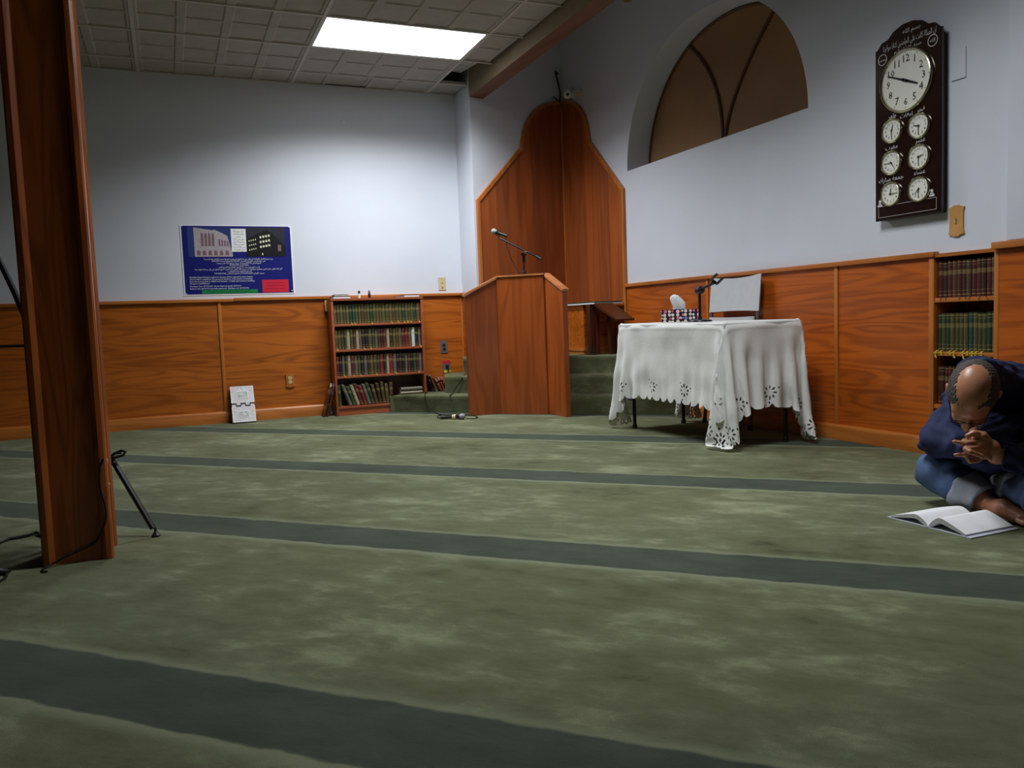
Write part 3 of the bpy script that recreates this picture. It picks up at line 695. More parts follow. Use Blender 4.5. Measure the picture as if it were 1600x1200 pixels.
# ================================================================== BUILT-IN SHELF IN THE RIGHT WALL
bi = thing('built_in_bookshelf', 'tall narrow bookshelf built into the right wall panelling behind the reader', 'bookshelf', (XR, (NY0+NY1)/2, 0))
NX0, NX1 = XR-.03, XR+.2
boxobj('stile', M_TRIM_Z, NX0, XR+.02, NY1-.002, NY1+.028, .0005, NZ1-.001, bi, bevel=.003)
boxobj('stile', M_TRIM_Z, NX0, XR+.02, NY0-.02, NY0+.004, .0005, NZ1-.001, bi, bevel=.003)
boxobj('side_panel', M_CASE, XR+.0205, NX1, NY1-.004, NY1+.012, .0005, NZ1-.02, bi)
boxobj('side_panel', M_CASE, XR+.0205, NX1, NY0-.012, NY0+.004, .0005, NZ1-.02, bi)
boxobj('back_panel', M_CASE, NX1-.01, NX1-.0005, NY0+.0045, NY1-.0045, .0005, NZ1-.02, bi)
boxobj('top_rail', M_TRIM_Y, NX0, NX1, NY0+.0045, NY1-.0045, NZ1-.019, NZ1-.001, bi)
for z in (.27, .548, .826): boxobj('shelf', M_TRIM_Y, NX0+.004, NX1-.0105, NY0+.0045, NY1-.0025, z-.022, z, bi, bevel=.002)
boxobj('kick_board', M_TRIM_Y, NX0+.002, NX0+.02, NY0+.0045, NY1-.0025, .0005, .095, bi)
def niche_row(n, z, ht, pal, rowname, group, ribbon=None, nr=0):
    y = NY1-.006; W = (NY1-NY0-.014)/n
    rset = set(random.sample(range(n), nr)) if nr else ()
    for i in range(n):
        nm = pal[i % len(pal)]; t = W-.0012; hgt = ht*random.uniform(.97, 1.)
        mb = MB(); xx = XR-.012+random.uniform(0, .006)
        book_mesh(mb, (xx, y, z+.0006), (1, 0, 0), (0, -1, 0), (0, 0, 1), .15, t, hgt)
        o = mb.build('book', [BM[nm], M_PAPER], None, (xx+.07, y-t/2, z), smooth=False)
        tag(o, '%s book, %s from the left on the %s shelf built into the right wall' % (nm, ORD[i], rowname), 'book', group)
        if i in rset:
            py = y-t*.5; dn = random.uniform(.014, .036) if ribbon is M_YEL else random.uniform(.010, .018); sw = random.uniform(-.012, .012)
            mr = MB(); pts = [(xx-.001, py, z+.004), (NX0+.004, py+sw*.3, z+.004), (NX0-.002, py+sw*.6, z-.004), (NX0-.003, py+sw, z-dn*.6), (NX0-.002, py+sw*1.5, z-dn)]
            mr.tube(pts, .0034 if ribbon is M_YEL else .0016, 5)
            if ribbon is M_YEL:
                mr.tube([(NX0-.002, py+sw*.6-.008, z-.008), (NX0-.006, py+sw*.6, z-.002), (NX0-.002, py+sw*.6+.009, z-.006)], .0034, 5)
                mr.tube([(NX0-.003, py+sw, z-dn*.5), (NX0-.003, py+sw-.008, z-dn*1.1)], .0025, 5)
            mr.build('bookmark_ribbon', ribbon, o)
        y -= W
niche_row(12, .826, .190, ['maroon', 'dark brown', 'maroon', 'brown', 'maroon', 'dark brown', 'brown', 'maroon'], 'upper', 'maroon books in the built-in shelf', M_DRIB, 7)
niche_row(13, .548, .200, ['dark green', 'olive green', 'dark green', 'olive', 'olive green', 'olive green', 'olive', 'blue-green', 'olive', 'olive green', 'olive green', 'dark green', 'olive'], 'middle', 'green books in the built-in shelf', M_YEL, 9)
niche_row(15, .27, .205, ['maroon', 'dark brown', 'maroon'], 'lower', 'lower books in the built-in shelf')

# ================================================================== WALL CLOCK BOARD
FX = XR-.055
clk = thing('wall_clock', 'tall dark prayer-time board with one large and six small clock dials', 'clock', (XR, 3.2, 1.26))
CL, CR, CB_, CS = hit(1368, 200, 0, FX)[1], hit(1471.5, 200, 0, FX)[1], hit(1367, 347, 0, FX)[2], hit(1369, 84, 0, FX)[2]
def cp(u, z, off=0.): return (FX-off, CL+(CR-CL)*u, z)     # u 0..1 left to right on the board
outl = [(0, CB_), (1, CB_), (1, CS+.015), (.965, CS+.018), (.93, CS+.045), (.84, CS+.05), (.74, CS+.092), (.5, CS+.112), (.30, CS+.095), (.26, CS+.072), (.12, CS+.02), (.0, CS-.045)]
outl = [(0, CB_), (1, CB_), (1, CS+.01), (.97, CS+.012), (.90, CS+.042), (.80, CS+.05), (.72, CS+.078), (.58, CS+.098), (.42, CS+.098), (.28, CS+.078), (.20, CS+.05), (.10, CS+.042), (.03, CS+.012), (0, CS+.01)]
MB().prism([cp(u, z) for u, z in outl], (0, 0, 0), (.012, 0, 0)).build('front_board', M_CLOCKB, clk, smooth=False, bevel=.002)
MB().prism([cp(.06+.90*u, z if z < 2 else z-.03) for u, z in outl], (.0122, 0, 0), (.0545, 0, 0)).build('case', M_CLOCKE, clk, smooth=False)
YD = np.array([0, -1., 0]); ZD = np.array([0, 0, 1.])
def dial(px, py, r, hour, minute, big=False):
    c = hit(px, py, 0, FX); cx = np.array([FX, c[1], c[2]])
    prof = [(r*1.0, .0), (r*1.0, .007), (r*.97, .013), (r*.91, .016), (r*.86, .013), (r*.845, .0065)] if not big else [(r, 0), (r, .010), (r*.975, .016), (r*.945, .018), (r*.92, .013), (r*.91, .0065)]
    n = 40 if big else 28
    ri = MB().lathe(prof, cx-np.array([.0004, 0, 0]), (-1, 0, 0), n); ri.f = ri.f[:-2]; ri.m = ri.m[:-2]
    rim = ri.build('rim', M_SILVER, clk, angle=60)
    fr = r*(.905 if big else .835)
    face = MB().lathe([(1e-6, .006), (fr, .006), (fr, .002)], cx, (-1, 0, 0), n); face.build('dial_face', M_DIAL, clk)
    f0 = cx+np.array([-.0075, 0, 0])
    for k in range(1, 13):
        a = math.radians(k*30); p = f0+YD*math.sin(a)*fr*.74+ZD*math.cos(a)*fr*.74
        text('numeral', str(k), fr*(.36 if big else .33), p, YD, ZD, M_BLKTXT, clk)
    if big:
        mb = MB()
        for k in range(12):
            a = math.radians(k*30); u = YD*math.sin(a)+ZD*math.cos(a); v = YD*math.cos(a)-ZD*math.sin(a)
            mb.obox(f0+u*fr*.94, u, v, (1, 0, 0), fr*.02, fr*.008, .0006)
        mb.build('minute_mark', M_BLKTXT, clk)
    for ang_, L_, wd in ((math.radians((hour % 12+minute/60)*30), .56, .05), (math.radians(minute*6), .82, .036)):
        u = YD*math.sin(ang_)+ZD*math.cos(ang_); v = YD*math.cos(ang_)-ZD*math.sin(ang_)
        base = f0-np.array([.003, 0, 0])
        pl = [base-u*fr*.14+v*fr*wd, base+u*fr*L_+v*fr*wd*.5, base+u*fr*L_-v*fr*wd*.5, base-u*fr*.14-v*fr*wd]
        MB().prism(pl, (0, 0, 0), (-.0012, 0, 0)).build('hand', M_BLKTXT, clk)
    MB().lathe([(fr*.05, 0), (fr*.05, .005)], f0-np.array([.0015, 0, 0]), (-1, 0, 0), 12).build('hub', M_BLKTXT, clk)
dial(1416.5, 125.5, .166, 3, 49, True)
for (px, py, h, m_) in ((1395, 204.5, 12, 30), (1437, 196.5, 9, 30), (1394, 254.5, 4, 45), (1437, 245, 2, 30), (1393, 303, 12, 15), (1437, 295.5, 7, 30)): dial(px, py, .068, h, m_)
def ctext(px, py, s, size, width=None, m=M_SILVTXT):
    c = hit(px, py-(1.5 if py > 100 else 0), 0, FX-.0012); return text('lettering', arab(s), size, c, YD, ZD, m, clk, width)
ctext(1424, 45, 'بسم الله', .03, .11); ctext(1420, 62, 'ان الصلاة كانت على المؤمنين كتابا موقوتا', .042, .33); ctext(1418, 74, 'صدق الله العظيم', .022, .17)
ctext(1394, 183, 'ظهر', .034); ctext(1439, 172, 'فجر', .034); ctext(1416, 181, 'اوقات', .034); ctext(1393, 231.5, 'مغرب', .034); ctext(1438, 220, 'عصر', .034)
ctext(1392, 281, 'جمعة مبارك', .034); ctext(1437, 270, 'عشاء', .034)
for px, py, s in ((1379, 94, 'محمد'), (1457.5, 63, 'الله')):
    c = hit(px, py, 0, FX-.0008)
    rg = MB().lathe([(.030, 0), (.030, .001), (.026, .001), (.026, 0)], c, (-1, 0, 0), 24); rg.f = rg.f[:-2]; rg.m = rg.m[:-2]; rg.build('medallion', M_SILVTXT, clk)
    text('lettering', arab(s), .026, c+np.array([-.0008, 0, 0]), YD, ZD, M_SILVTXT, clk)
for px, py in ((1375, 320), (1456, 303)):
    c = hit(px, py, 0, FX-.0009); mb = MB()
    mb.prism([c+YD*a+ZD*b_ for a, b_ in ((-.016, -.012), (.016, -.012), (.016, -.002), (-.016, -.002))], (0, 0, 0), (-.0006, 0, 0))
    mb.prism([c+YD*a+ZD*b_ for a, b_ in ((-.010, .0), (.010, .0), (.010, .006), (-.010, .006))], (0, 0, 0), (-.0006, 0, 0))
    mb.prism([c+YD*(.010*math.sin(k*2*math.pi/5)*(1))+ZD*(.016+.010*math.cos(k*2*math.pi/5)) for k in range(5)], (0, 0, 0), (-.0006, 0, 0))
    mb.build('printed_emblem', M_SILVTXT, clk)
mb = MB(); u0, u1, z0, z1 = .05, .93, CB_+.018, CB_+.078
for a in (((u0, z0), (u1, z0)), ((u1, z0), (u1, z1)), ((u1, z1), (u0, z1)), ((u0, z1), (u0, z0))): mb.tube([cp(*a[0], .0008), cp(*a[1], .0008)], .0013, 4)
mb.build('name_frame', M_SILVTXT, clk)

# ================================================================== POSTER ON THE BACK WALL
PXL, PXR_, PZ0, PZ1 = .140, 1.050, 1.098, 1.690
pos = thing('wall_poster', 'blue printed poster with two buildings and white lettering pinned to the back wall', 'poster', (.595, YB, PZ0))
boxobj('paper_sheet', M_PAPER, PXL, PXR_, YB-.004, YB-.0005, PZ0, PZ1, pos)
def pq(u, v, off=.0): return (PXL+(PXR_-PXL)*u, YB-.0045-off, PZ1-(PZ1-PZ0)*v)
def patch(name, uv, m, off): return MB().prism([pq(u, v, off) for u, v in uv], (0, 0, 0), (0, -.0004, 0)).build(name, m, pos, smooth=False)
def rect(name, u0, u1, v0, v1, m, off): return patch(name, [(u0, v0), (u1, v0), (u1, v1), (u0, v1)], m, off)
rect('blue_ground', .012, .988, .012, .985, M_POSTER, 0)
rect('building_picture', .06, .45, .03, .45, M_SKYP, .0006)
patch('printed_building', [(.115, .035), (.28, .075), (.30, .065), (.38, .125), (.41, .155), (.45, .42), (.45, .45), (.115, .45)], M_FACADE, .0012)
for i in range(4): patch('printed_window', [(.175+.032*i, .30), (.175+.032*i, .13), (.185+.032*i, .105), (.197+.032*i, .13), (.197+.032*i, .30)], M_FACADE2, .0018)
for i in range(4): patch('printed_window', [(.33+.024*i, .30), (.33+.024*i, .20+.01*i), (.345+.024*i, .20+.01*i), (.345+.024*i, .30)], M_FACADE2, .0018)
for i in range(6): patch('printed_window', [(.135+.05*i, .43), (.135+.05*i, .375), (.15+.05*i, .355), (.165+.05*i, .375), (.165+.05*i, .43)], M_FACADE2, .0018)
rect('building_picture', .57, .935, .03, .45, M_NIGHTS, .0006)
patch('printed_building', [(.57, .21), (.68, .12), (.77, .06), (.83, .13), (.935, .30), (.935, .45), (.57, .45)], M_NIGHT, .0012)
for r in range(3):
    for i in range(4): rect('printed_window', .70+.026*i, .717+.026*i, .155+.07*r-.008*i, .185+.07*r-.008*i, M_LITWIN, .0018)
    for i in range(4): rect('printed_window', .600+.019*i, .609+.019*i, .215+.065*r-.007*i, .235+.065*r-.007*i, M_LITWIN, .0018)
rect('printed_window', .715, .725, .40, .43, M_LITWIN, .0018)
rect('printed_tower', .865, .895, .28, .37, M_FACADE2, .0018)
rect('verse_card', .443, .577, .05, .38, M_PAPER, .0024)
XD = np.array([1., 0, 0])
def ptext(s, u, v, size, width=None, m=M_PAPER, align='CENTER', off=.0030): return text('lettering', s, size, pq(u, v, off), XD, ZD, m, pos, width, align)
for i, s in enumerate(('قال رسول الله', 'صلى الله عليه', 'وسلم', 'من بنى لله', 'مسجدا ولو', 'كمفحص قطاة', 'بنى الله له بيتا', 'في الجنة')): ptext(arab(s), .51, .085+.038*i, .020, .085 if i != 2 else .03, M_BLKTXT)
for v, s, wd in ((.485, 'يسر جمعية الايمان الاسلامية ان تعلن عن بدء العمل في مشروع توسعة مسجد الايمان وبناء المدرسة', .62), (.515, 'ثمن شراء المبنى الملحق بالمسجد $1,700,000 المبلغ المدفوع $950,000', .48),
                 (.545, 'المبلغ المتبقي $600,000 يتم سداده بدفعات شهرية لمدة خمس سنوات', .40), (.572, 'تكلفة البناء $1,300,000', .17), (.602, 'نهيب بالجميع ان يمد هذا المشروع لاتمام هذا الصرح الكبير', .37),
                 (.632, 'قال الله تعالى مثل الذين ينفقون اموالهم في سبيل الله كمثل حبة انبتت سبع سنابل في كل سنبلة مائة حبة', .79), (.662, 'لمزيد من المعلومات الرجاء الاتصال بـ', .22), (.692, 'مسجد الايمان 718-626-6633 او المركز الاسلامي 718-545-2942', .45)):
    ptext(arab(s), .50, v, .017, wd*(PXR_-PXL))
for v, s, wd in ((.742, 'Inshallah Masjid Al-Iman in Astoria Queens will be expanded and an Islamic', .56), (.772, 'School will be established. The generous donation of the Muslim Community,', .56),
                 (.802, 'from the money given as Zakah and Sadaqah - is highly appreciated in building', .575), (.832, 'this great establishment.', .175),
                 (.872, 'Purchase Cost: $1,700,000  Down Payment (paid): $950,000', .45), (.905, 'Balance due: $600,000 (monthly payments)  Building cost: $1,300,000', .52)):
    ptext(s, .055, v, .0165, wd*(PXR_-PXL), M_PAPER, 'LEFT')
rect('green_box', .155, .655, .925, .978, M_GREEN, .0008); rect('red_box', .70, .945, .79, .975, M_RED, .0008)
M_DRED = plain('print_dark_red', (158, 22, 46), .4); M_DGRN = plain('print_dark_green', (12, 98, 50), .4)
for v in (.835, .875, .92): rect('faint_print', .735, .905, v-.004, v+.004, M_DRED, .0014)
for v in (.942, .962): rect('faint_print', .20, .60, v-.003, v+.003, M_DGRN, .0014)
for u, v in ((.02, .015), (.98, .02), (.02, .975), (.975, .955)):
    MB().lathe([(.005, 0), (.005, .0015), (.002, .003)], pq(u, v, .0004), (0, -1, 0), 10).build('drawing_pin', M_WHITE, pos)

# ================================================================== SMALL FIXTURES ON THE WALLS
def frameF(o, xd, n):
    o = np.array(o, float); xd = np.array(xd, float); n = np.array(n, float)
    def P(u, z, d): return o+xd*u+ZD*z+n*d
    return P
def plate(name, label, cat, o, xd, n, w, h, mplate, shape='rect', th=.006):
    t = thing(name, label, cat, o); P = frameF(o, xd, n)
    if shape == 'rect': pl = [(-w, -h), (w, -h), (w, h), (-w, h)]
    else:  # scalloped wooden plate
        pl = [(-w, -h*.86), (-w*.6, -h*.9), (-w*.3, -h), (w*.3, -h), (w*.6, -h*.9), (w, -h*.86), (w*.88, -h*.6), (w*.86, 0), (w*.88, h*.6), (w, h*.86), (w*.6, h*.9), (w*.3, h), (-w*.3, h), (-w*.6, h*.9), (-w, h*.86), (-w*.88, h*.6), (-w*.86, 0), (-w*.88, -h*.6)]
    MB().prism([P(a, b_, .0) for a, b_ in pl], (0, 0, 0), tuple(np.array(n, float)*th)).build('cover_plate', mplate, t, smooth=False)
    return t, P
XB = (1., 0, 0); NB = (0, -1., 0); XRr = (0, -1., 0); NR = (-1., 0, 0)
t, P = plate('light_switch', 'beige double light switch plate on the white back wall near the corner', 'light switch', (2.42, YB-.0005, 1.160), XB, NB, .036, .060, M_CREAM)
for z in (.02, -.022): MB().obox(P(0, z, .009), XB, ZD, NB, .005, .010, .006).build('toggle', M_CREAM, t)
for z in (.042, -.045): MB().lathe([(.004, 0), (.003, .0015)], P(0, z, .006), NB, 8).build('screw', M_GREYP, t)
YW = YB-.0185
t, P = plate('audio_socket', 'grey metal plate with two microphone sockets on the wood panel', 'socket', (2.405, YW, .560), XB, NB, .034, .058, M_GREYP)
for z in (.018, -.020):
    MB().obox(P(0, z, .0065), XB, ZD, NB, .016, .014, .0012).build('socket_insert', M_CHROME, t)
    MB().lathe([(.009, 0), (.009, .006), (.006, .0062), (.006, .002)], P(0, z, .0075), NB, 12).build('jack', M_BLACK, t)
t, P = plate('power_outlet', 'grey outlet with red and yellow stickers below the microphone sockets', 'outlet', (2.422, YW, .372), XB, NB, .036, .058, M_GREYP)
MB().obox(P(0, .044, .0065), XB, ZD, NB, .036, .014, .0007).build('red_sticker', M_RED, t)
MB().obox(P(.004, -.046, .0065), XB, ZD, NB, .033, .012, .0007).build('yellow_sticker', M_YEL, t)
MB().lathe([(.014, 0), (.014, .022), (.010, .03)], P(.002, .006, .006), NB, 12).build('plug', M_BLACK, t)
MB().tube([P(.002, .0, .03), P(.012, -.03, .028), P(.020, -.056, .012)], .0035, 6).build('power_cord', M_BLACK, t)
t, P = plate('power_outlet', 'scalloped wooden outlet plate low on the back wall panelling', 'outlet', (.962, YW, .334), XB, NB, .038, .064, M_TRIM_Z, 'sc', .012)
for z, m in ((.020, M_CREAM), (-.016, M_CREAM)):
    MB().lathe([(.0165, 0), (.0165, .002)], P(0, z, .012), NB, 16).build('receptacle', m, t)
    for dx in (-.006, .006): MB().obox(P(dx, z+.003, .0142), XB, ZD, NB, .0013, .004, .0004).build('slot', M_BLACK, t)
    MB().lathe([(.0022, 0), (.0022, .0006)], P(0, z-.007, .0140), NB, 8).build('slot', M_BLACK, t)
c = hit(1496, 345, 0, XR)
t, P = plate('light_switch', 'scalloped tan wooden switch plate on the right wall beside the clock', 'light switch', (XR-.0005, c[1], c[2]), XRr, NR, .044, .078, M_TANW, 'sc', .010)
MB().obox(P(0, .0, .015), XRr, (-.35, 0, 1), NR, .005, .012, .007).build('toggle', M_CREAM, t)
c = hit(1499, 100, 0, XR)
t, P = plate('blank_plate', 'white painted blank cover plate high on the right wall beside the clock', 'cover plate', (XR-.0005, c[1], c[2]), XRr, NR, .040, .074, M_WALL, 'rect', .007)
for z in (.05, -.05): MB().lathe([(.003, 0), (.002, .001)], P(0, z, .007), NR, 8).build('screw', M_WALL, t)
# scraps of tape on the back wall
c = hit(535, 190, 1, YB)
mb = MB(); q = [(0, 0), (.022, .006), (.020, -.014), (.004, -.010)]
mb.add([(c[0]+a, YB-.001-.008*(i % 2), c[2]+b_) for i, (a, b_) in enumerate(q)]+[(c[0]-.02, YB-.0012, c[2]+.003), (c[0]-.004, YB-.006, c[2]+.008)], [(0, 1, 2, 3), (0, 5, 4)])
tag(mb.build('tape_scrap', M_PAPER, None, (c[0], YB, c[2])), 'curled scrap of white tape high on the back wall', 'tape')

# surveillance camera over the niche with its cable
t = thing('security_camera', 'small white round security camera on top of the corner niche', 'camera', (3.66, 7.10, 2.90))
c = np.array([3.645, 7.06, 2.915]); dv = CAMP-c+np.array([.6, 0, -.5]); dv /= np.linalg.norm(dv)
MB().lathe([(.012, -.03), (.034, -.025), (.042, 0), (.040, .016), (.030, .026), (.020, .030), (1e-6, .030)], c, dv, 20).build('housing', M_WHITE, t)
MB().lathe([(.014, .0302), (.014, .034), (.009, .036), (1e-6, .036)], c, dv, 14).build('lens', M_BLACK, t)
MB().tube([c-dv*.02, (3.69, 7.08, 2.92), (XR-.001, 7.08, 2.925)], .014, 10).build('bracket', M_WHITE, t)
MB().lathe([(.038, 0), (.038, .008), (.03, .012)], (XR-.0005, 7.08, 2.925), (-1, 0, 0), 16).build('mount_plate', M_WHITE, t)
boxobj('junction_box', M_CREAM, XR-.03, XR-.0005, 6.90, 6.98, 2.875, 2.92, t, bevel=.004)
def wallpt(t_, z, off=.012): p = np.array([XR, YM])+dl*t_+nl*off; return (p[0], p[1], z)
mb = MB(); mb.tube([wallpt(.085, 3.20), wallpt(.075, 3.15), wallpt(.05, 3.08), wallpt(.03, 3.0), wallpt(.035, 2.94), wallpt(.055, 2.905, .03)], .008, 8)
mb.tube([wallpt(.055, 2.905, .03), wallpt(.10, 2.92, .03), wallpt(.14, 2.945, .02), wallpt(.12, 2.955, .015), wallpt(.07, 2.92, .02)], .0035, 6)
t2 = thing('camera_cable', 'black cable running up the corner above the niche', 'cable', wallpt(.05, 2.9))
mb.build('cable', M_BLACK, t2); MB().lathe([(.012, 0), (.012, .015), (.004, .02)], wallpt(.06, 3.18, .002), (*nl, 0), 10).build('cable_clip', M_BLACK, t2)
# brass wall lamp at the very top of the picture
c = hit(981, 0, 0, XR-.12)
t = thing('wall_lamp', 'small brass lamp on the upper right wall, cut by the top of the picture', 'lamp', (XR, c[1], c[2]+.06))
MB().lathe([(.036, 0), (.038, .006), (.030, .02), (.026, .05), (.020, .10), (.012, .13)], (c[0], c[1], c[2]-.004), (0, 0, 1), 20).build('shade', M_BRASS, t)
MB().tube([(c[0], c[1], c[2]+.12), (c[0]+.03, c[1], c[2]+.16), (XR-.03, c[1], c[2]+.16), (XR-.004, c[1], c[2]+.16)], .008, 8).build('arm', M_BRASS, t)
MB().lathe([(.04, 0), (.04, .006), (.02, .014)], (XR-.0005, c[1], c[2]+.16), (-1, 0, 0), 18).build('wall_plate', M_BRASS, t)

# ================================================================== SIDE STAND ON THE PLATFORM
st = thing('reading_stand', 'dark wooden reading stand with green felt top and sloping board on the platform', 'stand', (3.47, 6.5, .46))
z0 = .4605
boxobj('pedestal', M_OAK_X, 3.42, 3.66, 6.44, 6.86, z0+.06, .862, st)
for (d, za, zb) in ((.014, .0, .03), (.022, .03, .046), (.010, .046, .0595)): boxobj('base_moulding', M_TRIM_X, 3.42-d, 3.66, 6.44-d, 6.86+d, z0+za, z0+zb, st)
for (d, za, zb) in ((.008, .8625, .878), (.016, .8782, .893), (.024, .8932, .903)): boxobj('crown_moulding', M_TRIM_X, 3.42-d, 3.66, 6.44-d, 6.86+d, za, zb, st)
boxobj('felt_top', M_FELT, 3.39, 3.67, 6.19, 6.89, .9135, .925, st, bevel=.003)
boxobj('white_edging', M_PAPER, 3.388, 3.672, 6.188, 6.892, .9035, .9132, st)
boxobj('post', M_DARKW, 3.39, 3.45, 6.27, 6.345, z0, .903, st, bevel=.003)
boxobj('post', M_DARKW, 3.55, 3.60, 6.20, 6.25, z0, .83, st, bevel=.003)
MB().prism([(3.40, 6.25, .902), (3.40, 5.83, .752), (3.40, 5.83, .768), (3.40, 6.19, .9115), (3.40, 6.25, .9028)], (0, 0, 0), (.17, 0, 0)).build('sloping_board', M_DARKW, st, smooth=False)
boxobj('foot_rail', M_DARKW, 3.39, 3.64, 6.16, 6.40, z0-.0, z0+.0, st) if 0 else None
boxobj('inner_rail', M_REDW, 3.50, 3.53, 6.352, 6.43, z0, .90, st)

# ================================================================== MICROPHONES AND STANDS
def mic_body(t, tip, back, m=True):
    """vocal microphone: ball grille at tip, handle towards back"""
    tip = np.array(tip, float); back = np.array(back, float); a = back-tip; L_ = np.linalg.norm(a); a /= L_
    MB().lathe([(1e-6, -.026), (.014, -.023), (.022, -.014), (.0255, 0), (.024, .012), (.020, .021)], tip, a, 20).build('grille', M_MESHG, t)
    MB().lathe([(.0205, .0212), (.0222, .024), (.0222, .030), (.019, .036), (.016, .05), (.0135, L_*.6), (.0115, L_)], tip, a, 16).build('handle', M_BLACK, t)
# boom stand behind the lectern
def at_s(px, py, s=9.08): d = ray(px, py); return CAMP+d*(s/(d[0]+d[1]))
jo = at_s(818, 397); msb = thing('microphone_stand', 'black boom microphone stand rising behind the lectern with microphone pointing left', 'microphone stand', (jo[0], jo[1], .156))
BZ0 = .1555
MB().lathe([(.072, 0), (.072, .010), (.050, .018), (.016, .024), (.014, .05)], (jo[0], jo[1], BZ0), (0, 0, 1), 24).build('base', M_BMET, msb)
MB().tube([(jo[0], jo[1], BZ0+.04), (jo[0], jo[1], 1.19)], .0105, 10).build('pole', M_BMET, msb)
MB().tube([(jo[0], jo[1], 1.10), (jo[0], jo[1], 1.115), (jo[0], jo[1], 1.19), (jo[0], jo[1], 1.20)], [.013, .016, .016, .012], 10).build('clutch', M_BMET, msb)
MB().tube([(jo[0], jo[1], 1.19), (jo[0], jo[1], jo[2]-.03)], .007, 8).build('inner_pole', M_BMET, msb)
MB().tube([(jo[0], jo[1], jo[2]-.07), (jo[0], jo[1], jo[2]-.055), (jo[0], jo[1], jo[2]-.01)], [.010, .015, .013], 10).build('pivot', M_BMET, msb)
b0, b1 = at_s(779, 371), at_s(840, 401.5)
boom = MB().tube([b0, b1], .0085, 8).build('boom_arm', M_BMET, msb)
MB().tube([b1+(b0-b1)*.04, b1-(b0-b1)*.10], .013, 8).build('counterweight', M_BLACK, msb)
MB().tube([jo+np.array([-.02, -.02, -.004]), jo+np.array([.03, .03, .0])], .014, 10).build('pivot_clamp', M_BMET, msb)
c = at_s(823, 394); MB().lathe([(.010, -.02), (.014, -.01), (.014, .012), (.009, .02)], c+np.array([-.02, -.02, -.0]), (-.7, -.7, .2), 10).build('clamp_knob', M_CHROME, msb)
tip, bk = at_s(772, 361.5), at_s(790, 368)
MB().tube([at_s(780, 373), at_s(779, 368)], .010, 8).build('clip', M_BLACK, msb)
mc = thing('microphone', 'silver-grille microphone on the boom arm above the lectern', 'microphone', tip)
mic_body(mc, tip, tip+(bk-tip)*1.12)
MB().tube([bk, at_s(792, 385), at_s(799, 405), at_s(806, 418), at_s(813, 430), at_s(814, 440)], .0032, 6).build('cable', M_BLACK, mc)

# microphone lying on the carpet in front of the steps
def floor_at(px, py, z): return fl(px, py, z)
fm = thing('microphone', 'silver-grille microphone lying on the carpet before the steps beside a cable', 'microphone', fl(722, 653))
tip = floor_at(722.5, 650.5, .026); bk = floor_at(692, 652.5, .016); d = bk-tip
mic_body(fm, tip, tip+d/np.linalg.norm(d)*.19)
a = d/np.linalg.norm(d)
MB().lathe([(.0200, .055), (.0196, .085)], tip, a, 16).build('yellow_tape', M_CREAM, fm)
fc = thing('microphone_cable', 'thin black cable coming off the lowest step to the microphone on the carpet', 'cable', fl(700, 655))
P0 = tip+a*.19
pts = [P0, floor_at(684, 653, .005), floor_at(683.5, 650, .005), floor_at(690, 648.5, .005), floor_at(720, 648, .005), floor_at(741, 649.3, .005), floor_at(747, 652, .005), floor_at(742, 654, .005), floor_at(728, 654, .005)]
mb = MB().tube(pts, .0042, 6)
e = lambda px, py, z=.160: fl(px, py, z)
s1 = lambda px, py: at_s(px, py, 8.955)
pts2 = [floor_at(700, 648.6, .005), floor_at(690, 648, .005), floor_at(682, 645.8, .006), s1(673, 638), s1(667, 630), s1(664, 624), e(664, 620.2, .162), e(664, 615, .160), e(668, 611.5, .160)]
mb.tube(pts2, .0042, 6); mb.build('cable', M_BLACK, fc)
sc = thing('step_cable', 'black cable draped down the upper step beside the lectern', 'cable', (2.35, 6.9, .155))
s2_ = lambda px, py: at_s(px, py, 9.205)
pts = [e(727, 585, .313), at_s(722, 591, 9.21), s2_(717, 600), s2_(712, 606), e(707, 615.5, .160), e(703, 617, .160), e(703, 620, .160)]
MB().tube(pts, .0042, 6).build('cable', M_BLACK, sc)

# ================================================================== THINGS ON THE LOWEST STEP
def lean_slab(name, label, cat, mats, x, y0, y1, base, w, h, lean, loc=None):
    mb = MB(); return mb
# two thin folders leaning against the bookcase side
for i, (xb, a, h, col) in enumerate(((2.215, .30, .165, 'black'), (2.238, .30, .155, 'dark green'))):
    mb = MB(); tt = np.array([math.cos(a), 0, math.sin(a)]); uu = np.array([-math.sin(a), 0, math.cos(a)])
    book_mesh(mb, (xb-.0, 7.17, .1556), (0, 1, 0), tt, uu, .16, .012, h)
    tag(mb.build('book', [BM[col], M_PAPER], None, (xb, 7.25, .156), smooth=False), ['thin dark book leaning against the right side of the low bookcase', 'thin dark green book leaning on another beside the low bookcase'][i], 'book')
def rehal(name, label, M, W, H, place, mcol, lean_parts=True, detail=None):
    """folded X-shaped book stand: two hinged leaves, interlocking knuckles in the middle"""
    t = thing(name, label, 'book stand', place((0, 0, 0)))
    def B(nm, u0, u1, v0, v1, d0, d1, m, par=t):
        vs = [place((u, d, v)) for v in (v0, v1) for u, d in ((u0, d0), (u1, d0), (u1, d1), (u0, d1))]
        mb = MB().add(vs, [(3, 2, 1, 0), (4, 5, 6, 7), (0, 1, 5, 4), (1, 2, 6, 5), (2, 3, 7, 6), (3, 0, 4, 7)])
        return mb.build(nm, m, par, smooth=False)
    return t, B
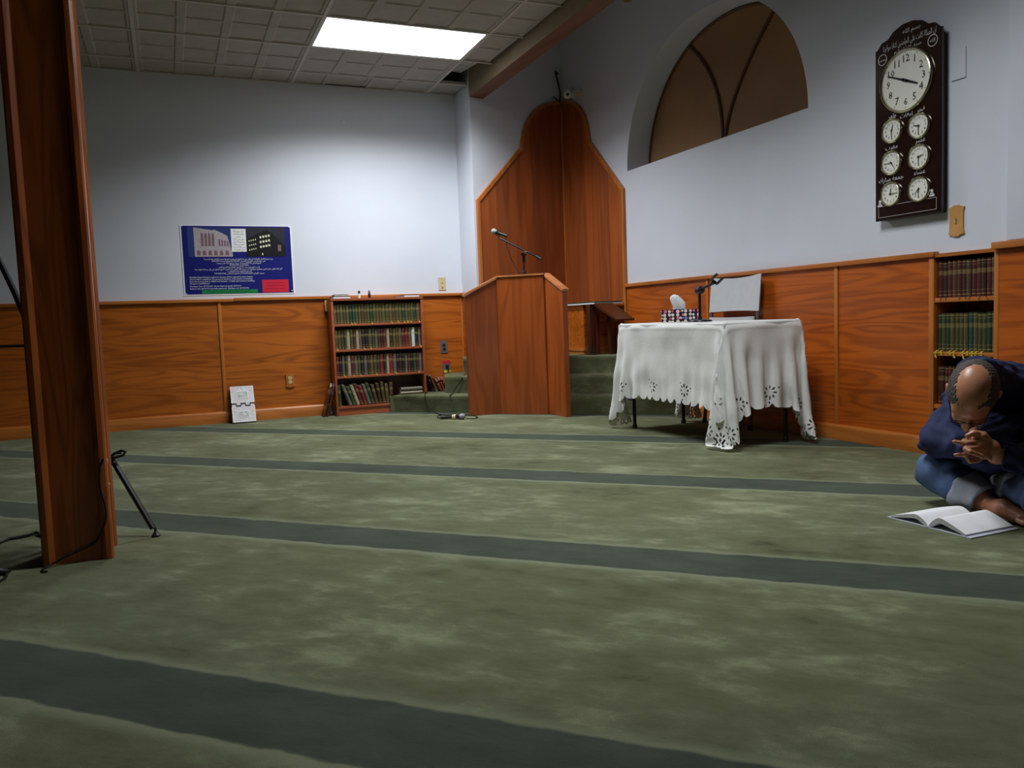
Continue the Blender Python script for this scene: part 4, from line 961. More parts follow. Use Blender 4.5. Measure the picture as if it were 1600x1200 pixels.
# pale patterned stand leaning on the back wall
la = math.atan2(.125, .30)
def place_w(p, base=(.452, 7.232, .001)):
    u, d, v = p; ca, sa = math.cos(la), math.sin(la)
    return np.array([base[0]+u, base[1]+v*sa+d*ca, base[2]+v*ca-d*sa+.010])
W, Hh = .190, .322
def inlay(name, c0, c1, c2):
    m, nt, b = newmat(name); L = nt.links; tc = node(nt, 'ShaderNodeTexCoord')
    vo = node(nt, 'ShaderNodeTexVoronoi'); vo.inputs['Scale'].default_value = 95; L.new(tc.outputs['Object'], vo.inputs['Vector'])
    r = ramp(nt, [(.12, lin(c0)), (.32, lin(c1)), (.62, lin(c2))]); L.new(vo.outputs['Distance'], r.inputs[0]); L.new(r.outputs[0], b.inputs['Base Color']); b.inputs['Roughness'].default_value = .35
    return m
M_INL = inlay('pearl_inlay', (150, 150, 156), (206, 202, 206), (222, 216, 218)); M_INL2 = inlay('grey_inlay', (110, 116, 116), (170, 178, 174), (196, 200, 196)); M_PINK = inlay('pink_inlay', (176, 150, 160), (214, 196, 204), (222, 210, 214))
t, B = rehal('folding_book_stand', 'pale mother-of-pearl patterned folding book stand leaning on the back wall panelling', None, W, Hh, place_w, None)
B('leaf', 0, W, .172, Hh, 0, .014, M_INL); B('leaf', 0, W, 0, .138, 0, .014, M_INL); B('back_leaf', .004, W-.004, .0, Hh-.004, .0145, .030, M_BLACK)
for v0, v1 in ((.172, Hh), (0, .138)):
    for u0, u1, a, b_ in ((0, W, v0, v0+.006), (0, W, v1-.006, v1), (0, .007, v0+.0062, v1-.0062), (W-.007, W, v0+.0062, v1-.0062)): B('border_strip', u0, u1, a, b_, -.0015, -.0001, M_PAPER)
    h = v1-v0; B('centre_panel', .045, W-.045, v0+h*.27, v1-h*.27, -.002, -.0001, M_PAPER); B('centre_inlay', .052, W-.052, v0+h*.32, v1-h*.32, -.003, -.0021, M_INL2)
    for u in (.008, W-.038): B('corner_inlay', u, u+.03, v1-.046, v1-.010, -.0012, -.0001, M_PINK)
    cx, cz = W/2, (v0+v1)/2
    MB().add([place_w((cx+a, -.0034, cz+b_)) for a, b_ in ((-.022, 0), (0, -.018), (.022, 0), (0, .018))], [(0, 1, 2, 3)]).build('diamond_inlay', M_INL, t)
for i in range(5):
    up = i % 2; u0, u1 = W*i/5+.003, W*(i+1)/5-.003
    B('knuckle', u0, u1, (.152 if up else .139), (.1718 if up else .158), .0, .012, M_INL)
# dark stand leaning between the panelling and the bookcase
def place_d(p, base=(1.205, 7.24, .001)):
    u, d, v = p; a = .30; ca, sa = math.cos(a), math.sin(a)
    return np.array([base[0]+v*sa*.9+d*ca*.9, base[1]+u, base[2]+v*ca+.006])
t = thing('folding_book_stand', 'dark brown carved folding book stand standing against the left side of the low bookcase', 'book stand', place_d((0, 0, 0)))
for d0 in (0, .030):
    pl = [(-.055, 0), (-.02, 0), (-.012, .05), (.012, .05), (.02, 0), (.055, 0), (.055, .13), (.06, .2), (.045, .27), (.02, .30), (-.02, .30), (-.045, .27), (-.06, .2), (-.055, .13)]
    MB().prism([place_d((u, d0, v*1.0)) for u, v in pl], (0, 0, 0), place_d((0, .016, 0))-place_d((0, 0, 0))).build('leaf', M_DARKW, t, smooth=False)
    MB().prism([place_d((.03*math.cos(k*math.pi/8), d0-.002, .19+.055*math.sin(k*math.pi/8))) for k in range(16)], (0, 0, 0), place_d((0, .0018, 0))-place_d((0, 0, 0))).build('carving', M_REDW, t, smooth=False)
MB().tube([place_d((-.056, .022, .11)), place_d((.056, .022, .11))], .008, 8).build('hinge', M_DARKW, t)
# red-brown carved stand on the step
def place_s(p, base=(2.262, 7.20, .1556), a=.42):
    u, d, v = p; ca, sa = math.cos(a), math.sin(a)
    return np.array([base[0]-v*sa+d*ca, base[1]+u, base[2]+v*ca+d*sa+.001])
for q, (bx, a, lab) in enumerate(((2.285, .42, 'red-brown carved folding book stand leaning beside the outlet on the lowest step'),)):
    t = thing('folding_book_stand', lab, 'book stand', (bx, 7.2, .156))
    pf = lambda p: place_s(p, (bx, 7.2, .1556), a)
    for d0 in (0, .026, .052):
        pl = [(-.05, 0), (-.02, 0), (-.012, .03), (.012, .03), (.02, 0), (.05, 0), (.05, .07), (.03, .085), (.05, .10), (.04, .125), (.015, .135), (-.015, .135), (-.04, .125), (-.05, .10), (-.03, .085), (-.05, .07)]
        hs = 1.0-.1*(d0 > .05)
        MB().prism([pf((u, d0, v*hs)) for u, v in pl], (0, 0, 0), pf((0, .018, 0))-pf((0, 0, 0))).build('leaf', M_REDW, t, smooth=False)
        for v in (.05, .10): MB().lathe([(.014, 0), (.012, .003), (.006, .004)], pf((-.0, d0, v*hs)) , -(pf((0, 1, 0))-pf((0, 0, 0))), 10).build('carving', M_REDW, t)
    MB().tube([pf((-.052, .03, .075)), pf((.052, .03, .075))], .007, 8).build('hinge', M_REDW, t)

# ================================================================== STAND AND CABLES BY THE PILLAR
hub = np.array([-.41, 3.66, .56])
ts = thing('tripod_stand', 'black metal tripod stand with slanting arm half hidden behind the pillar', 'tripod stand', (hub[0], hub[1], 0))
f1 = fl(244, 838); f1[2] = .012; k1 = hit(173, 714, 1, 3.575)
for ft, kk in ((f1, k1+(k1-f1)*.55), (np.array([-.445, 3.46, .012]), hub+np.array([-.0, -.03, 0])), (np.array([-.46, 4.0, .012]), hub+np.array([.0, .03, 0]))):
    lg = MB().tube([ft+(kk-ft)*.04, kk], .0115, 8).build('leg', M_BMET, ts)
    MB().lathe([(.015, -.0115), (.018, -.007), (.012, .0), (.006, .008), (.005, .022)], ft, tuple((kk-ft)*.15+np.array([0, 0, .4])), 12).build('rubber_foot', M_BLACK, lg)
top1 = k1+(k1-f1)*.55
MB().tube([(hub[0], hub[1], .16), (hub[0], hub[1], .80)], .013, 10).build('pole', M_BMET, ts)
MB().tube([(hub[0], hub[1], .53), (hub[0], hub[1], .60)], .028, 12).build('hub', M_BLACK, ts)
MB().tube([top1, (hub[0], hub[1], .545)], .010, 8).build('brace', M_BMET, ts)
MB().tube([(-.425, 3.66, .585), (-.54, 3.66, .975), (-.585, 3.66, 1.11), (-.72, 3.66, 1.55)], .012, 10).build('slanting_arm', M_BMET, ts)
MB().tube([(-.41, 3.66, .766), (-.53, 3.66, .767), (-.95, 3.66, .775)], .006, 8).build('level_arm', M_BMET, ts)
cb = thing('looped_cable', 'thin black cable looped on the tripod leg and trailing round the pillar foot', 'cable', (-.40, 3.2, 0))
c5 = lambda px, py, y: hit(px, py, 1, y)
PF = PY0+.002
mb = MB(); mb.tube([c5(171, 716, 3.56), c5(178, 709, 3.55), c5(190, 704, 3.55), c5(196, 706, 3.54), c5(193, 711, 3.54), c5(180, 715, 3.54), c5(172, 714, 3.54)], .0055, 6)
mb.tube([c5(190, 708, 3.53), c5(180, 709, 3.53), c5(172, 712, 3.53), c5(166, 713, 3.44), c5(161, 718, PF-.010), c5(156, 730, PF-.006), c5(155, 745, PF-.006), c5(157, 765, PF-.006), c5(163, 785, PF-.008), c5(166, 800, PF-.008), c5(165, 815, PF-.008), c5(157, 835, PF-.006), c5(150, 847, PF-.003),
         c5(140, 853, PF), c5(120, 862, PF-.004), c5(100, 871, PF-.008), c5(82, 881, PF-.010), fl(70, 887.5, .005), fl(66, 889.5, .005), fl(67, 893, .005), fl(74, 893, .005)], .0036, 6)
mb.build('cable', M_BLACK, cb)
fc2 = thing('floor_cable', 'black cable lying on the carpet left of the pillar', 'cable', fl(30, 840))
MB().tube([fl(-40, 862, .006), fl(-15, 853, .006), fl(0, 847.5, .006), fl(14, 842, .006), fl(30, 839.5, .006), fl(45, 836, .006), fl(54, 832.5, .008), fl(59, 832.5, .008), fl(63, 836, .006), fl(80, 842, .006)], .0062, 6).build('cable', M_BLACK, fc2)
pb = thing('cable_connector', 'black plug and coiled lead on the carpet at the left picture edge', 'cable', fl(5, 898))
MB().tube([fl(-25, 893, .014), fl(2, 893, .014), fl(10, 893, .010), fl(16, 892, .008)], [.014, .014, .009, .005], 10).build('plug', M_BLACK, pb)
MB().tube([fl(-20, 905, .006), fl(0, 908, .006), fl(8, 903, .006), fl(11, 897, .006), fl(6, 894.5, .008)], .005, 6).build('lead', M_BLACK, pb)

# ================================================================== TABLE, CLOTH AND THINGS ON IT
TX0, TX1, TY0, TY1, TZ = 2.905, 3.470, 3.780, 4.965, .730
tb = thing('folding_table', 'rectangular folding table on thin black legs under a white lace cloth', 'table', ((TX0+TX1)/2, (TY0+TY1)/2, 0))
boxobj('table_top', M_GREYPL, TX0, TX1, TY0, TY1, TZ-.035, TZ, tb, bevel=.006)
for x, y in ((2.985, 4.905), (2.985, 3.845), (3.395, 3.845), (3.395, 4.905)):
    lg = MB().tube([(x, y, .02), (x, y, TZ-.036)], .0125, 10).build('leg', M_BMET, tb)
    MB().lathe([(.017, .0005), (.017, .022), (.013, .03)], (x, y, 0), (0, 0, 1), 12).build('leg_cap', M_BLACK, lg)
for y in (4.905, 3.845): MB().tube([(2.985, y, .10), (3.395, y, .10)] if 0 else [(2.985, y, .58), (3.395, y, .58)], .009, 8).build('cross_bar', M_BMET, tb)

def drape():
    """position-based cloth: the part over the table top is held, the rest falls"""
    rng = np.random.RandomState(3)
    OV = .440; nx, ny = 62, 88
    X = np.linspace(TX0-OV, TX1+OV, nx); Y = np.linspace(TY0-OV, TY1+OV, ny); hx, hy = X[1]-X[0], Y[1]-Y[0]
    P = np.zeros((nx, ny, 3)); P[..., 0] = X[:, None]; P[..., 1] = Y[None, :]; P[..., 2] = TZ+.006
    ins = (P[..., 0] > TX0-.004) & (P[..., 0] < TX1+.004) & (P[..., 1] > TY0-.004) & (P[..., 1] < TY1+.004)
    P[..., 2] += np.where(ins, 0, .004*rng.rand(nx, ny))
    w_ = np.where(ins, 0., 1.); V = np.zeros_like(P); dt = 1/50.
    hd = math.hypot(hx, hy)
    cons = []
    def C(a, b_, L_, k): cons.append((a, b_, L_, k))
    for o in (0, 1):
        C(np.s_[o:-1:2, :], np.s_[o+1::2, :], hx, 1.); C(np.s_[:, o:-1:2], np.s_[:, o+1::2], hy, 1.)
    for o in (0, 1):
        C(np.s_[o:-1:2, :-1], np.s_[o+1::2, 1:], hd, .35); C(np.s_[o:-1:2, 1:], np.s_[o+1::2, :-1], hd, .35)
    for o in (0, 1, 2, 3):
        C(np.s_[o:-2:4, :], np.s_[o+2::4, :], 2*hx, .10); C(np.s_[:, o:-2:4], np.s_[:, o+2::4], 2*hy, .10)
    top = TZ+.006
    for step in range(190):
        V[..., 2] -= 9.8*dt; V *= .965
        Q = P+V*dt*w_[..., None]
        for it in range(9):
            for a, b_, L_, k in cons:
                A = Q[a]; B_ = Q[b_]; m = min(A.shape[0], B_.shape[0]); n = min(A.shape[1], B_.shape[1]); A = A[:m, :n]; B_ = B_[:m, :n]
                wa = w_[a][:m, :n]; wb_ = w_[b_][:m, :n]; d = B_-A; L2 = np.sqrt((d*d).sum(-1))+1e-9; ws = wa+wb_; ws = np.where(ws == 0, 1, ws)
                cc = (k*(L2-L_)/L2/ws)[..., None]*d
                A += cc*wa[..., None]; B_ -= cc*wb_[..., None]
            # keep clear of the table sides and the floor
            x, y, z = Q[..., 0], Q[..., 1], Q[..., 2]; e = .006
            inside = (x > TX0-e) & (x < TX1+e) & (y > TY0-e) & (y < TY1+e) & (z < top-.001) & (w_ > 0)
            dx0, dx1, dy0, dy1 = x-(TX0-e), (TX1+e)-x, y-(TY0-e), (TY1+e)-y
            mn = np.minimum(np.minimum(dx0, dx1), np.minimum(dy0, dy1))
            Q[..., 0] = np.where(inside & (mn == dx0), TX0-e, np.where(inside & (mn == dx1), TX1+e, x))
            Q[..., 1] = np.where(inside & (mn == dy0), TY0-e, np.where(inside & (mn == dy1), TY1+e, y))
            Q[..., 0] = np.minimum(Q[..., 0], XR-.05)
            Q[..., 2] = np.maximum(Q[..., 2], .02)
        V = (Q-P)/dt; sp = np.sqrt((V*V).sum(-1, keepdims=True)); V *= np.minimum(1, 3./(sp+1e-9)); P = Q
    # crumples of the linen
    gx, gy = np.meshgrid(np.arange(nx), np.arange(ny), indexing='ij')
    nrm = np.cross(np.gradient(P, axis=0), np.gradient(P, axis=1)); nrm /= np.linalg.norm(nrm, axis=-1, keepdims=True)+1e-9
    wr_ = rng.randn(nx, ny)
    for _ in range(7): wr_ = (wr_+np.roll(wr_, 1, 0)+np.roll(wr_, -1, 0)+np.roll(wr_, 1, 1)+np.roll(wr_, -1, 1))/5
    P = P+nrm*(wr_*.022*np.where(ins, .08, 1.))[..., None]
    # finer grid, then scalloped hem and cut-work eyelets taken out as real holes
    K = 5; mx, my = (nx-1)*K+1, (ny-1)*K+1
    u = np.arange(mx)/K; v = np.arange(my)/K
    def interp(Pp, t, ax):
        n = Pp.shape[ax]; i = np.clip(np.floor(t).astype(int), 0, n-2); f = t-i
        g = lambda k: np.take(Pp, np.clip(i+k, 0, n-1), axis=ax)
        sh = [1]*Pp.ndim; sh[ax] = len(t); f = f.reshape(sh)
        return .5*((2*g(0))+(-g(-1)+g(1))*f+(2*g(-1)-5*g(0)+4*g(1)-g(2))*f**2+(-g(-1)+3*g(0)-3*g(1)+g(2))*f**3)
    Fg = interp(interp(P, u, 0), v, 1)
    cu = (np.arange(mx-1)+.5)/K*hx; cv = (np.arange(my-1)+.5)/K*hy; Wd, Hd = (nx-1)*hx, (ny-1)*hy
    CU, CV = np.meshgrid(cu, cv, indexing='ij'); eu = np.minimum(CU, Wd-CU); ev = np.minimum(CV, Hd-CV)
    edge = np.minimum(eu, ev); along = np.where(eu < ev, CV, CU)
    per = .085; scal = .026*(1-np.abs(np.sin(math.pi*along/per)))**1.4
    keep = edge > scal
    rc = .20; qx, qy = np.maximum(rc-eu, 0), np.maximum(rc-ev, 0); rr = np.hypot(qx, qy); th = np.arctan2(qy, qx)
    keep &= ~((qx > 0) & (qy > 0) & (rr > rc-.024*(1-np.abs(np.sin(th*4.)))**1.4))
    def hole(c, r, el=1., an=0.):
        nonlocal keep
        du, dv = CU-c[0], CV-c[1]; a = du*math.cos(an)+dv*math.sin(an); b_ = -du*math.sin(an)+dv*math.cos(an)
        keep &= (a/el)**2+b_**2 > r*r
    spots = []
    for f in (.04, .22, .40, .58, .76, .96):
        spots += [(.085+.0*f, Hd*f), (Wd-.085, Hd*f)]
    for f in (.06, .30, .52, .74, .94): spots += [(Wd*f, .085), (Wd*f, Hd-.085)]
    spots += [(.11, .11), (Wd-.11, .11), (.11, Hd-.11), (Wd-.11, Hd-.11), (.2, .07), (.07, .2), (Wd-.2, .07), (Wd-.07, .2), (.2, Hd-.07), (.07, Hd-.2), (Wd-.2, Hd-.07), (Wd-.07, Hd-.2)]
    for (a, b_) in spots:
        a = min(max(a, .075), Wd-.075); b_ = min(max(b_, .075), Hd-.075)
        for k in range(8):
            an = k*math.pi/4; hole((a+.030*math.cos(an), b_+.030*math.sin(an)), .0052, 2.0, an)
        for k in range(3): hole((a+.058*math.cos(k*2.1+a*9), b_+.058*math.sin(k*2.1+a*9)), .006)
    idx = np.arange(mx*my).reshape(mx, my)
    q = np.stack([idx[:-1, :-1], idx[1:, :-1], idx[1:, 1:], idx[:-1, 1:]], -1)[keep]
    used = np.unique(q); remap = -np.ones(mx*my, int); remap[used] = np.arange(len(used)); q = remap[q]; vv = Fg.reshape(-1, 3)[used]
    base = np.array([(TX0+TX1)/2, (TY0+TY1)/2, TZ])
    me = bpy.data.meshes.new('tablecloth'); nq = len(q)
    me.vertices.add(len(vv)); me.vertices.foreach_set('co', (vv-base).ravel())
    me.loops.add(nq*4); me.loops.foreach_set('vertex_index', q.ravel()); me.polygons.add(nq); me.polygons.foreach_set('loop_start', np.arange(nq)*4)
    me.polygons.foreach_set('use_smooth', np.ones(nq, bool)); me.update(calc_edges=True); me.materials.append(M_LINEN)
    o = bpy.data.objects.new('tablecloth', me); COL.objects.link(o); o.location = base
    return tag(o, 'white embroidered cut-work cloth with scalloped hem draped over the folding table', 'tablecloth')
drape()
ZT = TZ+.0105
# tissue box
c = np.array([3.10, 4.50]); an = -.55; ax = np.array([math.cos(an), math.sin(an), 0]); ay = np.array([-math.sin(an), math.cos(an), 0])
tz = thing('tissue_box', 'dark tissue box patterned with pink and white drops on the white tablecloth', 'tissue box', (c[0], c[1], ZT))
def droppat():
    m, nt, b = newmat('drop_print'); L = nt.links; tc = node(nt, 'ShaderNodeTexCoord')
    vo = node(nt, 'ShaderNodeTexVoronoi'); vo.inputs['Scale'].default_value = 44; vo.inputs['Randomness'].default_value = .2; L.new(tc.outputs['Object'], vo.inputs['Vector'])
    col = ramp(nt, [(.0, lin((228, 214, 190))), (.3, lin((214, 70, 96))), (.5, lin((238, 224, 206))), (.7, lin((120, 128, 178))), (.85, lin((220, 120, 140)))]); col.color_ramp.interpolation = 'CONSTANT'
    sp = node(nt, 'ShaderNodeSeparateColor'); L.new(vo.outputs['Color'], sp.inputs[0]); L.new(sp.outputs[0], col.inputs[0])
    r1 = ramp(nt, [(0, (.45, .45, .45)), (.10, (1, 1, 1)), (.47, (1, 1, 1)), (.48, (0, 0, 0))]); r1.color_ramp.interpolation = 'CONSTANT'; L.new(vo.outputs['Distance'], r1.inputs[0])
    mx = node(nt, 'ShaderNodeMix', data_type='RGBA'); L.new(r1.outputs[0], mx.inputs['Factor']); mx.inputs['A'].default_value = (*lin((30, 22, 58)), 1); L.new(col.outputs[0], mx.inputs['B']); L.new(mx.outputs['Result'], b.inputs['Base Color'])
    b.inputs['Roughness'].default_value = .35; return m
MB().obox((c[0], c[1], ZT+.041), ax, ay, ZD, .117, .058, .0405).build('carton', droppat(), tz, smooth=False)
MB().prism([np.array([c[0], c[1], ZT+.0818])+ax*.06*math.cos(k*math.pi/8)+ay*.022*math.sin(k*math.pi/8) for k in range(16)], (0, 0, 0), (0, 0, .0006)).build('opening', M_BLACK, tz)
def tissue():
    rows = []; n = 22
    for j, (h, rx, ry, sx) in enumerate(((0.082, .040, .012, 0), (.10, .038, .016, -.004), (.125, .044, .02, -.012), (.148, .036, .018, -.022), (.166, .026, .016, -.026), (.176, .014, .010, -.022))):
        rows.append([np.array([c[0], c[1], ZT+h+.004*math.sin(5*k*2*math.pi/n+j)])+ax*(sx+rx*math.cos(2*math.pi*k/n)*(1+.15*math.sin(3*2*math.pi*k/n+j)))+ay*ry*math.sin(2*math.pi*k/n)*(1+.35*math.sin(4*2*math.pi*k/n)) for k in range(n)])
    mb = MB().add([p for r in rows for p in r], [(j*n+k, j*n+(k+1) % n, (j+1)*n+(k+1) % n, (j+1)*n+k) for j in range(len(rows)-1) for k in range(n)]+[tuple(range((len(rows)-1)*n, len(rows)*n))])
    return mb.build('tissue', M_PAPER, tz, angle=70)
tissue()
# desk microphone stand with an empty clip
bx = hit(1094, 507, 0, 3.02); bx = np.array([3.02, bx[1], ZT]); b2 = lambda px, py: hit(px, py, 0, 3.02)
dm = thing('desk_microphone_stand', 'short black desk microphone stand with empty clip on the white tablecloth', 'microphone stand', bx)
MB().lathe([(.072, 0), (.074, .003), (.070, .010), (.040, .015), (.014, .020), (.012, .03)], bx, (0, 0, 1), 28).build('base', M_BMET, dm)
j = b2(1092.5, 453.5); MB().tube([bx+np.array([0, 0, .02]), np.array([bx[0], bx[1], j[2]])], .0085, 10).build('pole', M_BMET, dm)
j = np.array([bx[0], bx[1], j[2]])
MB().lathe([(.012, -.026), (.024, -.02), (.026, 0), (.024, .02), (.012, .026)], j, tuple(-(_F)+_R*.3), 14).build('joint', M_BLACK, dm)
k1_, k2_ = b2(1113, 443), b2(1122, 434)
MB().tube([j, k1_], [.008, .009], 8).build('arm', M_BMET, dm)
dd = (k2_-k1_)/np.linalg.norm(k2_-k1_); sd = np.cross(dd, -_F); sd /= np.linalg.norm(sd)
MB().tube([k1_-dd*.005, k1_+dd*.02], [.010, .015], 10).build('clip_neck', M_BLACK, dm)
for s in (-1, 1): MB().obox(k1_+dd*.048+sd*s*.021, dd, sd, -_F, .034, .0065, .018).build('clip_jaw', M_BLACK, dm, bevel=.002)
MB().obox(k1_+dd*.022, dd, sd, -_F, .006, .022, .016).build('clip_root', M_BLACK, dm)

# folded chair leaning on the wall behind the table
ch = thing('folding_chair', 'light grey plastic folding chair, folded and leaning on the wall panelling behind the table', 'chair', (3.56, 4.62, 0))
cy0, cy1 = 4.345, 4.870
def cpt(y, z, off=0.): return np.array([3.545+.105*(z/1.04)-off, y, z])
for y in (cy0+.012, cy1-.012):
    MB().tube([cpt(y, .015), cpt(y, .5), cpt(y, 1.0)], .0125, 8).build('frame_tube', M_GREYT, ch)
    MB().lathe([(.017, 0), (.017, .03)], cpt(y, .001), (0, 0, 1), 10).build('foot_cap', M_BLACK, ch)
for y in (cy0+.055, cy1-.055): MB().tube([cpt(y, .02, .035), cpt(y, .35, .03), cpt(y, .72, .022)], .011, 8).build('rear_leg', M_GREYT, ch)
def panel(name, z0, z1, bow, th, off, ya, yb, rnd):
    n, m = 14, 8; g = []
    for side in (0, 1):
        for i in range(n+1):
            for k in range(m+1):
                a = i/n*2-1; z = z0+(z1-z0)*k/m
                edge = max(abs(a)-.86, 0)/.14
                zz = z+rnd*(a*a)*(1 if k > m/2 else -.4)
                p = cpt((ya+yb)/2-(yb-ya)/2*a, zz, off+bow*(1-a*a)*-1+ (th if side else 0)*(1-.75*edge**2))
                g.append(p)
    N = (n+1)*(m+1); fs = []
    for i in range(n):
        for k in range(m):
            a = i*(m+1)+k; fs += [(a, a+1, a+m+2, a+m+1), (N+a, N+a+m+1, N+a+m+2, N+a+1)]
    for i in range(n):
        for k in (0, m): a = i*(m+1)+k; fs.append((a, a+m+1, N+a+m+1, N+a))
    for k in range(m):
        for i in (0, n): a = i*(m+1)+k; fs.append((a, a+1, N+a+1, N+a))
    return MB().add(g, fs).build(name, M_GREYPL, ch, angle=50)
panel('backrest', .80, 1.025, .030, .020, .006, cy0-.004, cy1+.004, .016)
panel('seat', .40, .755, .006, .030, .018, cy0+.02, cy1-.02, .004)
MB().tube([cpt(cy0+.05, .15, .032), cpt(cy1-.05, .15, .032)], .009, 8).build('stretcher', M_GREYT, ch)

# ================================================================== OPEN BOOK ON THE FLOOR
ob = thing('open_book', 'open white book lying on the green carpet in front of the seated reader', 'book', (2.58, 2.06, 0))
bx0, bx1, bs, by0, by1 = 2.455, 2.690, 2.056, 1.888, 2.230
M_COVER = plain('book_cover_pale', (196, 202, 214), .4, var=.03)
boxobj('cover_board', M_COVER, bx0-.004, bx1+.004, by0-.002, bs-.006, .0005, .0042, ob)
boxobj('cover_board', M_COVER, bx0-.004, bx1+.004, bs+.006, by1+.002, .0005, .0042, ob)
boxobj('spine', M_COVER, bx0-.002, bx1+.002, bs-.0058, bs+.0058, .0005, .0062, ob)
M_PEDGE = plain('page_edges_shaded', (206, 206, 208), .8, var=.06, scale=60)  # greyer than the paper: shade on the page sides put into the colour
def pages(y_out, hmax, s):
    n = 18; w_ = abs(y_out-bs)-.008; top = []; bot = []
    for i in range(n+1):
        t = i/n; y = bs+s*(.001+w_*t)
        zt = .0075+hmax*(math.sin(min(1, t*2.5)*math.pi/2)**.8)*(1-.93*max(0, (t-.25)/.75)**1.25)
        zb = .0045+(hmax*.62)*math.sin(min(1, t*2.2)*math.pi/2)*(1-max(0, (t-.30)/.70)**.9)*max(0, min(1, t*4))
        top.append((y, max(zt, zb+.0035))); bot.append((y, zb))
    mb = MB(); vs = []
    for x in (bx0, bx1): vs += [(x, y, z) for y, z in top]+[(x, y, z) for y, z in bot]
    k = n+1; o2 = 2*k; fs = []; 
    mb.mat(0); mb.add(vs, [(i, i+1, o2+i+1, o2+i) for i in range(n)])
    mb.mat(1); fs = [(k+i, k+i+1, o2+k+i+1, o2+k+i) for i in range(n)]+[(i, i+1, k+i+1, k+i) for i in range(n)]+[(o2+i, o2+i+1, o2+k+i+1, o2+k+i) for i in range(n)]+[(n, k+n, o2+k+n, o2+n), (0, k, o2+k, o2)]
    m0 = len(mb.v)-len(vs); mb.add([], [tuple(m0+q-len(mb.v) for q in f) for f in fs])
    return mb.build('page_block', [M_PAPER, M_PEDGE], ob, angle=40)
pages(by0+.012, .042, -1); pages(by1-.002, .034, 1)

